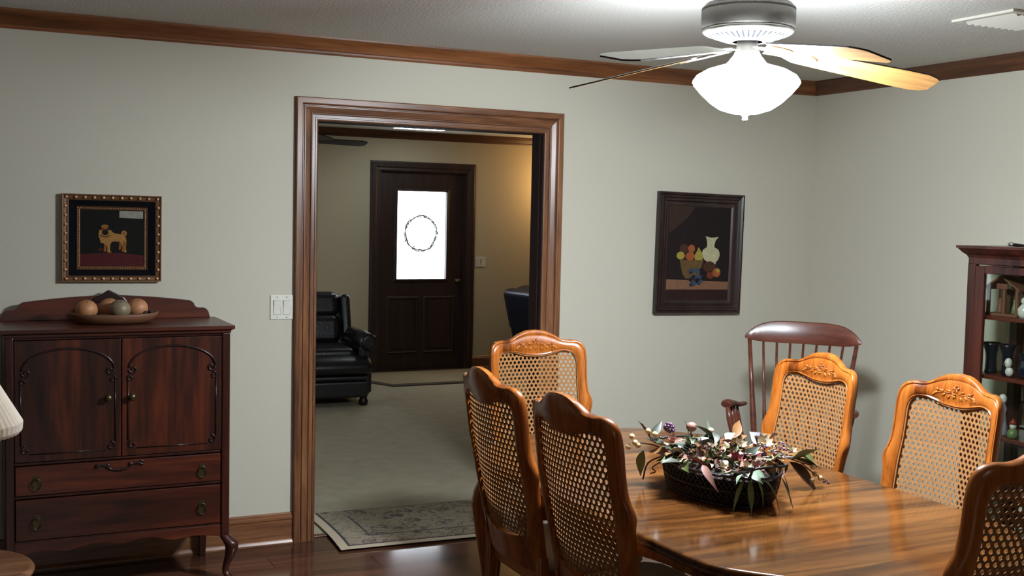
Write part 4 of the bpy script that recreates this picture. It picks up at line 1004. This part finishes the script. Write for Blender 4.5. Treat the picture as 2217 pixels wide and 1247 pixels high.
    def flower(c, mat, r, n, cup=35, name='flower'):
        b = MB(); c = rel(c)
        for ring_, (q, el) in enumerate(((1.0, cup), (0.65, cup+28))):
            for k in range(n):
                l = leaf_mb(r*q, r*0.75*q, -0.2, 0.5)
                T = Matrix.Translation(c) @ Matrix.Rotation(R(-55), 4, Vector((1, -0.4, 0)).normalized()) @ Matrix.Rotation(2*PI*k/n+ring_*0.4, 4, 'Z') @ Matrix.Rotation(R(-el), 4, 'Y')
                T = Matrix.Translation(c) @ Matrix.Rotation(R(35), 4, 'X') @ Matrix.Rotation(2*PI*k/n+ring_*0.4, 4, 'Z') @ Matrix.Rotation(R(-el), 4, 'Y')
                b.add(l.v, l.f, 0, True, T)
        return b.build(name, M[mat], t)
    flower((1.81, -2.385, 0.865), 'petal_cream', 0.045, 8); flower((1.72, -2.38, 0.868), 'petal_cream', 0.035, 7)
    flower((1.715, -2.40, 0.845), 'petal_pink', 0.032, 7); flower((1.70, -2.44, 0.838), 'petal_rose', 0.034, 7); flower((1.735, -2.44, 0.842), 'petal_rose', 0.032, 6); flower((1.60, -2.52, 0.860), 'petal_rose', 0.034, 6)
    flower((1.63, -2.585, 0.850), 'petal_pink', 0.026, 6); flower((1.60, -2.575, 0.852), 'petal_cream', 0.024, 6); flower((1.54, -2.26, 0.872), 'petal_pink', 0.034, 6); flower((1.905, -2.415, 0.845), 'petal_cream', 0.026, 6)
    flower((1.535, -2.545, 0.848), 'petal_cream', 0.02, 5); flower((1.57, -2.31, 0.875), 'leaf_sage', 0.03, 6)
    MB().ball(rel((1.614, -2.266, 0.922)), (0.018, 0.018, 0.016), 14).build('rose_bud', M['petal_pink'], t)
    MB().ball(rel((1.675, -2.29, 0.908)), (0.011, 0.011, 0.012), 12).build('rose_bud', M['petal_cream'], t)
    for c, n in (((1.78, -2.42, 0.855), 26), ((1.86, -2.42, 0.855), 24), ((1.82, -2.45, 0.84), 22)):
        cluster('seed_heads', 'berry_purple', c, n, 0.032, 0.0038); cluster('seed_heads', 'petal_cream', c, n, 0.034, 0.0034)
    # twigs
    def tw(pts, r=0.0022, m='twig'): MB().tube(smooth_curve([rel(p) for p in pts], 4), r, 6).build('twig', M[m], t)
    tw([(1.53, -2.26, 0.84), (1.50, -2.22, 0.86), (1.44, -2.185, 0.868)]); tw([(1.52, -2.25, 0.83), (1.485, -2.21, 0.80), (1.470, -2.205, 0.745)], 0.003)
    tw([(1.54, -2.25, 0.82), (1.51, -2.23, 0.80), (1.495, -2.22, 0.785), (1.505, -2.225, 0.772), (1.49, -2.215, 0.765)]); tw([(1.50, -2.23, 0.87), (1.485, -2.2, 0.90), (1.47, -2.19, 0.93)])
    tw([(1.86, -2.42, 0.84), (1.93, -2.44, 0.815), (1.985, -2.455, 0.800)]); tw([(1.93, -2.44, 0.815), (1.97, -2.455, 0.78), (2.018, -2.476, 0.75)]); tw([(1.60, -2.30, 0.86), (1.61, -2.27, 0.90), (1.614, -2.266, 0.915)])
    tw([(1.78, -2.40, 0.83), (1.80, -2.38, 0.87), (1.795, -2.37, 0.90)], 0.004); tw([(1.74, -2.44, 0.85), (1.80, -2.46, 0.845), (1.88, -2.46, 0.84)], 0.0025, 'petal_lilac')
arrangement()

# ------------------------------------------------------------------ rocking chair
def rocking_chair():
    t = empty('rocking_chair', (3.15, -0.925, 0), R(-50)); tag(t, 'dark walnut spindle-back rocking chair in the corner behind the dining chairs', 'chair')
    def by(z): return 0.20+(z-0.42)*0.22
    # crest rail: curved plank
    n = 21; lo = []
    for i in range(n):
        u = -1+2*i/(n-1); x = 0.295*u; d = -0.055*u*u
        zt = 1.085-0.080*abs(u)**5; zb_ = 0.972+0.020*abs(u)**6
        f = 0.011
        lo.append([(x, by(zb_)+d-f, zb_), (x, by(zt)+d-f, zt), (x, by(zt)+d+f, zt), (x, by(zb_)+d+f, zb_)])
    b = MB().rings(lo, 0, True, True); o = b.build('crest_rail', M['rocker'], t, bevel=0.004)
    m = o.modifiers.new('n', 'EDGE_SPLIT'); m.split_angle = R(50)
    for k in range(9):
        u = -1+2*k/8; x = 0.272*u; d = -0.055*(x/0.295)**2; xb = 0.205*u; db = -0.02*u*u
        r = 0.0125 if k in (0, 8) else 0.0075
        p0 = Vector((xb, 0.19+db, 0.43)); p1 = Vector((x, by(0.980)+d, 0.985))
        pts = [p0+(p1-p0)*f for f in (0, 0.15, 0.3, 0.45, 0.6, 1)]
        MB().tube(pts, [r*0.9, r*1.25, r*1.35, r*1.15, r, r*0.85], 10).build('spindle', M['rocker'], t)
    # seat
    pts = smooth_curve([(-0.22, 0.22), (-0.25, 0.05), (-0.255, -0.12), (-0.23, -0.22), (0, -0.245), (0.23, -0.22), (0.255, -0.12), (0.25, 0.05), (0.22, 0.22), (0, 0.235)], 3)
    MB().prism([(p.x, p.y) for p in pts], 0.395, 0.435, 'Z').build('seat', M['rocker'], t, bevel=0.010)
    for s_ in (-1, 1):
        arm = smooth_curve([(s_*0.272, 0.20, 0.655), (s_*0.285, 0.12, 0.660), (s_*0.300, 0.02, 0.682), (s_*0.303, -0.03, 0.688), (s_*0.303, -0.07, 0.682)], 4)
        MB().tube(arm, [0.018, 0.019, 0.020, 0.021, 0.022, 0.022, 0.023, 0.024, 0.025, 0.026, 0.028, 0.030, 0.030, 0.032, 0.032, 0.030, 0.026], 12, flat=0.6).build('armrest', M['rocker'], t)
        for j, (y, r) in enumerate(((-0.07, 0.014), (0.0, 0.011), (0.06, 0.007), (0.12, 0.007))):
            pb = Vector((s_*0.240, y-0.01, 0.43)); pt = Vector((s_*0.297, y, 0.672))
            MB().tube([pb+(pt-pb)*f for f in (0, 0.25, 0.5, 0.75, 1)], [r*0.8, r*1.3, r, r*1.2, r*0.8], 10).build('arm_spindle', M['rocker'], t)
        for y in (-0.17, 0.16):
            pb = Vector((s_*0.235, y*1.25, 0.055)); pt = Vector((s_*0.195, y, 0.40))
            MB().tube([pb+(pt-pb)*f for f in (0, 0.2, 0.4, 0.6, 0.8, 1)], [0.012, 0.020, 0.014, 0.022, 0.017, 0.013], 12).build('leg', M['rocker'], t)
        rk = [(s_*0.235, y, 0.030+0.30*(y-0.02)**2) for y in [-0.34+0.80*i/16 for i in range(17)]]
        lo = [[(x-0.011, y, z-0.014), (x+0.011, y, z-0.014), (x+0.011, y, z+0.022), (x-0.011, y, z+0.022)] for x, y, z in rk]
        o = MB().rings(lo, 0, False).build('rocker_runner', M['rocker'], t, bevel=0.003); o.location.z = -0.016
    for y in (-0.19, 0.18):
        MB().tube([(-0.215, y, 0.21), (0, y, 0.21), (0.215, y, 0.21)], [0.008, 0.014, 0.008], 10).build('stretcher', M['rocker'], t)
rocking_chair()

# ------------------------------------------------------------------ leather recliners
def cushion(x0, x1, y0, y1, z0, z1, r=0.05, bulge=0.0):
    b = MB().box(x0, x1, y0, y1, z0, z1); return b
def recliner(mat):
    t = empty('recliner', (0, 0, 0))
    def B(name, *a, bev=0.04, T=None):
        b = MB(); b.box(*a, T=T); return b.build(name, mat, t, bevel=bev, seg=4)
    B('base', -0.44, 0.44, -0.36, 0.36, 0.07, 0.32, bev=0.02)
    B('footrest_panel', -0.405, 0.405, -0.455, -0.34, 0.075, 0.215, bev=0.02)
    B('footrest_band', -0.405, 0.405, -0.462, -0.34, 0.220, 0.258, bev=0.014)
    # rounded pad at the top of the footrest
    pts = [(-0.30, 0.265), (-0.44, 0.262), (-0.485, 0.285), (-0.500, 0.325), (-0.485, 0.365), (-0.43, 0.400), (-0.36, 0.418), (-0.28, 0.425)]
    b = MB(); lo = []
    for x, k in ((-0.43, 0.80), (-0.415, 0.95), (-0.38, 1), (0.38, 1), (0.415, 0.95), (0.43, 0.80)):
        lo.append([(x, -0.36+(y+0.36)*k, 0.34+(z-0.34)*k) for y, z in pts])
    b.rings(lo); b.build('footrest_pad', mat, t)
    B('seat_cushion', -0.33, 0.33, -0.34, 0.26, 0.36, 0.475, bev=0.05)
    T = Matrix.Translation((0, 0.24, 0.42)) @ Matrix.Rotation(R(-14), 4, 'X')
    B('back_shell', -0.40, 0.40, 0.03, 0.16, -0.1, 0.485, bev=0.05, T=T)
    B('headrest', -0.335, 0.335, -0.10, 0.08, 0.26, 0.490, bev=0.07, T=T)
    B('lumbar_cushion', -0.33, 0.33, -0.13, 0.06, 0.02, 0.28, bev=0.07, T=T)
    for s_ in (-1, 1):
        x0, x1 = sorted((s_*0.345, s_*0.425)); B('wing', x0, x1, -0.12, 0.15, 0.06, 0.455, bev=0.035, T=T)
        x0, x1 = sorted((s_*0.35, s_*0.46)); B('arm_panel', x0, x1, -0.37, 0.34, 0.09, 0.50, bev=0.03)
        MB().tube([(s_*0.425, -0.39, 0.525), (s_*0.425, -0.375, 0.525), (s_*0.425, -0.1, 0.53), (s_*0.425, 0.34, 0.53)], [0.045, 0.075, 0.078, 0.070], 20).build('arm_roll', mat, t)
        MB().lathe([(0.03, 0.0), (0.038, 0.01), (0.040, 0.04), (0.030, 0.055), (0.034, 0.075)], 16, T=Matrix.Translation((s_*0.385, -0.37, 0))).build('bun_foot', M['fan_dark'], t)
        MB().lathe([(0.03, 0.0), (0.038, 0.01), (0.034, 0.075)], 16, T=Matrix.Translation((s_*0.385, 0.30, 0))).build('bun_foot', M['fan_dark'], t)
    return t
r1 = recliner(M['leather']); r1.location = (2.12, 4.06, 0.002); r1.rotation_euler.z = R(-3)
tag(r1, 'black leather recliner with rolled arms left of the front door', 'recliner')
r2 = recliner(M['navy']); r2.location = (4.98, 4.75, 0.002); r2.rotation_euler.z = R(97)
tag(r2, 'blue-black leather recliner mostly hidden behind the right side of the opening', 'recliner')

# ------------------------------------------------------------------ curio cabinet
CXF = 3.70
def curio():
    t = empty('curio_cabinet', (3.865, -2.02, 0)); tag(t, 'dark cherry curio cabinet with glass front against the right wall', 'cabinet')
    # local: front plane x=-0.165, back 0.165, y from -0.53 to +0.53
    F, Bk, Y = -0.165, 0.160, 0.530
    b = MB()
    b.box(F, Bk, -Y, Y, 0.0, 0.12).box(F, Bk, -Y, Y, 1.425, 1.465)
    b.build('case', M['cabinet'], t, bevel=0.004)
    b = MB()
    pr = [(0.0, 1.455), (0.006, 1.468), (0.020, 1.480), (0.034, 1.498), (0.040, 1.500), (0.040, 1.512), (0, 1.512)]
    loops = []
    for e, z in pr: loops.append([(F-e, -Y-e, z), (F-e, Y+e, z), (Bk, Y+e, z), (Bk, -Y-e, z)])
    b.rings(loops, 0, False, True); b.build('cornice', M['cabinet'], t)
    for s_ in (-1, 1):
        y0, y1 = sorted((s_*Y, s_*(Y-0.045)))
        MB().box(F-0.002, F+0.025, y0, y1, 0.12, 1.43).build('front_post', M['cabinet'], t, bevel=0.004)
        MB().box(Bk-0.03, Bk, y0, y1, 0.12, 1.43).build('rear_post', M['cabinet'], t, bevel=0.003)
        yy = s_*(Y-0.008)
        MB().box(F+0.025, Bk-0.03, yy-0.002, yy+0.002, 0.12, 1.425).build('side_glass', M['glass_cab'], t)
        # door frame with bead, and glass
        y0, y1 = sorted((s_*(Y-0.047), s_*0.003))
        d = MB().box(F-0.004, F+0.016, y0, y0+0.052, 0.125, 1.42).box(F-0.004, F+0.016, y1-0.052, y1, 0.125, 1.42).box(F-0.003, F+0.015, y0+0.051, y1-0.051, 0.125, 0.18).box(F-0.003, F+0.015, y0+0.051, y1-0.051, 1.385, 1.42).build('door', M['cabinet'], t, bevel=0.003)
        MB().box(F+0.004, F+0.008, y0+0.045, y1-0.045, 0.17, 1.39).build('door_glass', M['glass_cab'], d)
        MB().lathe([(0.001, 0), (0.008, 0), (0.005, 0.006), (0.010, 0.014), (0.001, 0.020)], 12, T=Matrix.Translation((F-0.004, s_*0.03, 0.8)) @ Matrix.Rotation(R(-90), 4, 'Y')).build('knob', M['brass_old'], d)
    MB().box(Bk-0.005, Bk, -Y+0.045, Y-0.045, 0.12, 1.425).build('mirror_back', M['mirror'], t)
    for z in (1.190, 0.915, 0.640, 0.380):
        MB().box(F+0.028, Bk-0.032, -Y+0.012, Y-0.012, z-0.018, z).build('shelf', M['shelf_edge'], t, bevel=0.003)
curio()
def curio_items():
    def P(name, loc, label, cat, group=None): t = empty(name, loc); tag(t, label, cat, group); return t
    # stable ornament on the top shelf
    t = P('stable_ornament', (3.82, -1.625, 1.190), 'small brown wooden stable with pitched roof on the top cabinet shelf', 'ornament')
    MB().box(-0.05, 0.05, -0.09, 0.09, 0, 0.012).build('base', M['rust'], t, bevel=0.002)
    for y in (-0.08, -0.01, 0.08): MB().box(-0.045, -0.030, y-0.007, y+0.007, 0.012, 0.125).build('post', M['rust'], t, bevel=0.002)
    MB().box(0.035, 0.045, -0.085, 0.085, 0.012, 0.125).build('back_wall', M['twig'], t)
    MB().add([(-0.055, -0.105, 0.118), (-0.055, 0, 0.180), (-0.055, 0.105, 0.118), (0.055, -0.105, 0.118), (0.055, 0, 0.180), (0.055, 0.105, 0.118), (-0.055, -0.105, 0.126), (-0.055, 0, 0.190), (-0.055, 0.105, 0.126), (0.055, -0.105, 0.126), (0.055, 0, 0.190), (0.055, 0.105, 0.126)],
             [(0, 1, 4, 3), (1, 2, 5, 4), (6, 9, 10, 7), (7, 10, 11, 8), (0, 3, 9, 6), (2, 8, 11, 5), (0, 6, 7, 1), (1, 7, 8, 2), (3, 4, 10, 9), (4, 5, 11, 10)]).build('roof', M['rust'], t)
    MB().box(-0.048, -0.040, -0.03, 0.03, 0.125, 0.150).build('gable', M['rust'], t, bevel=0.002)
    for y, m in ((-0.045, 'green_glaze'), (0.035, 'rust')):
        MB().lathe([(0.014, 0.012), (0.016, 0.02), (0.009, 0.055), (0.006, 0.060), (0.009, 0.068), (0.007, 0.078), (0.001, 0.081)], 14, T=Matrix.Translation((-0.01, y, 0))).build('figure', M[m], t)
    t = P('figurine', (3.80, -1.735, 1.190), 'pale round figurine beside the stable on the top cabinet shelf', 'figurine')
    MB().lathe([(0.022, 0), (0.03, 0.015), (0.032, 0.04), (0.018, 0.06), (0.012, 0.064)], 18).build('body', M['china'], t)
    MB().ball((0, 0, 0.078), 0.019, 14).build('head', M['china'], t)
    # second shelf
    for y, lab in ((-1.560, 'dark flared ceramic vase at the left of the second cabinet shelf'), (-1.655, 'dark flared ceramic vase right of its twin on the second cabinet shelf')):
        t = P('vase', (3.80, y, 0.915), lab, 'vase', 'dark vases on the second shelf')
        MB().lathe([(0.020, 0), (0.028, 0.004), (0.026, 0.03), (0.024, 0.07), (0.027, 0.10), (0.038, 0.135), (0.042, 0.142), (0.036, 0.138), (0.02, 0.10)], 24).build('body', M['dark_glass'], t)
        MB().lathe([(0.041, 0.140), (0.043, 0.143), (0.040, 0.146)], 24, cap=False).build('rim', M['dark_mould'], t)
    t = P('bird_figurine', (3.76, -1.700, 0.915), 'small white bird figurine in front of the vases on the second cabinet shelf', 'figurine')
    MB().ball((0, 0, 0.026), (0.017, 0.020, 0.022), 14).build('body', M['china'], t)
    MB().ball((-0.004, 0.004, 0.066), (0.017, 0.017, 0.024), 14).build('head', M['china'], t)
    MB().tube([(-0.018, 0.010, 0.062), (-0.028, 0.016, 0.058)], [0.004, 0.001], 6).build('beak', M['rust'], t)
    t = P('glass_ornament', (3.80, -1.750, 0.915), 'dark glass ornament with bright glints at the right of the second cabinet shelf', 'ornament')
    MB().lathe([(0.02, 0), (0.03, 0.01), (0.034, 0.05), (0.024, 0.08), (0.030, 0.11), (0.012, 0.12)], 10, smooth=False).build('body', M['dark_glass'], t)
    # third shelf
    t = P('figurine', (3.78, -1.655, 0.640), 'pale standing figurine in a grey gown on the third cabinet shelf', 'figurine')
    MB().lathe([(0.026, 0), (0.030, 0.01), (0.022, 0.06), (0.016, 0.10), (0.022, 0.125), (0.012, 0.145), (0.008, 0.150)], 18).build('gown', M['petal_lilac'], t)
    MB().ball((0, 0, 0.168), (0.019, 0.019, 0.024), 14).build('head', M['china'], t)
    t = P('figurine', (3.76, -1.735, 0.640), 'small red and green painted figurine on the third cabinet shelf', 'figurine')
    MB().lathe([(0.020, 0), (0.026, 0.01), (0.024, 0.03), (0.012, 0.045)], 16).build('body', M['green_glaze'], t)
    MB().ball((0, 0, 0.058), (0.016, 0.016, 0.018), 12).build('head', M['china'], t)
    MB().lathe([(0.018, 0.066), (0.012, 0.078), (0.002, 0.092)], 14).build('hat', M['red'], t)
    # bottom and top
    t = P('bowl', (3.80, -1.700, 0.380), 'dim glass bowl on the lowest cabinet shelf', 'bowl')
    MB().lathe([(0.02, 0), (0.024, 0.005), (0.045, 0.05), (0.048, 0.07), (0.044, 0.068), (0.018, 0.012)], 20).build('body', M['dark_glass'], t)
    t = P('silver_ornament', (3.85, -1.600, 1.512), 'small shiny ornament lying on top of the curio cabinet', 'ornament')
    MB().ball((0, 0, 0.010), (0.014, 0.018, 0.010), 12).build('body', M['nickel'], t)
    MB().tube([(0, -0.015, 0.008), (0.01, -0.05, 0.006), (0, -0.10, 0.005)], [0.008, 0.006, 0.003], 8).build('tail', M['fan_dark'], t)
curio_items()

# ------------------------------------------------------------------ side table and lamp at the left edge
LX, LY = -0.584, -1.755
def side_table():
    t = empty('side_table', (LX, LY, 0)); tag(t, 'round wooden side table just inside the lower left corner', 'table')
    MB().lathe([(0.02, 0.520), (0.205, 0.522), (0.222, 0.530), (0.226, 0.540), (0.220, 0.549), (0.210, 0.552), (0.02, 0.552)], 48).build('table_top', M['trimX'], t)
    MB().lathe([(0.03, 0.10), (0.045, 0.13), (0.022, 0.20), (0.030, 0.30), (0.018, 0.42), (0.05, 0.522)], 24).build('pedestal', M['trimX'], t)
    for k in range(3):
        a = 2*PI*k/3+0.5
        MB().tube(smooth_curve([(0.02*math.cos(a), 0.02*math.sin(a), 0.14), (0.12*math.cos(a), 0.12*math.sin(a), 0.11), (0.19*math.cos(a), 0.19*math.sin(a), 0.012)], 4), [0.02]*8+[0.014], 10).build('leg', M['trimX'], t)
side_table()
def table_lamp():
    t = empty('table_lamp', (LX, LY, 0.552)); tag(t, 'table lamp with cream pleated shade at the left edge of the picture', 'lamp')
    MB().lathe([(0.075, 0), (0.08, 0.01), (0.05, 0.025), (0.022, 0.04), (0.03, 0.08), (0.055, 0.14), (0.05, 0.20), (0.02, 0.26), (0.012, 0.30)], 28).build('base', M['brass_old'], t)
    MB().tube([(0, 0, 0.29), (0, 0, 0.60)], 0.005, 8).build('stem', M['brass_old'], t)
    n = 120; b = MB(); lo = []
    for z, r in ((0.392, 0.180), (0.402, 0.188), (0.425, 0.190), (0.64, 0.070)):
        lo.append([((r+(0.006 if i % 2 else -0.006)*r/0.19)*math.cos(2*PI*i/n), (r+(0.006 if i % 2 else -0.006)*r/0.19)*math.sin(2*PI*i/n), z) for i in range(n)])
    lo2 = [[(x*0.985, y*0.985, z) for x, y, z in l] for l in reversed(lo)]
    b.rings(lo+lo2+[lo[0]], 0, False, False); b.build('pleated_shade', M['shade'], t)
    MB().lathe([(0.008, 0.60), (0.010, 0.61), (0.004, 0.63)], 12).build('finial', M['brass_old'], t)
table_lamp()
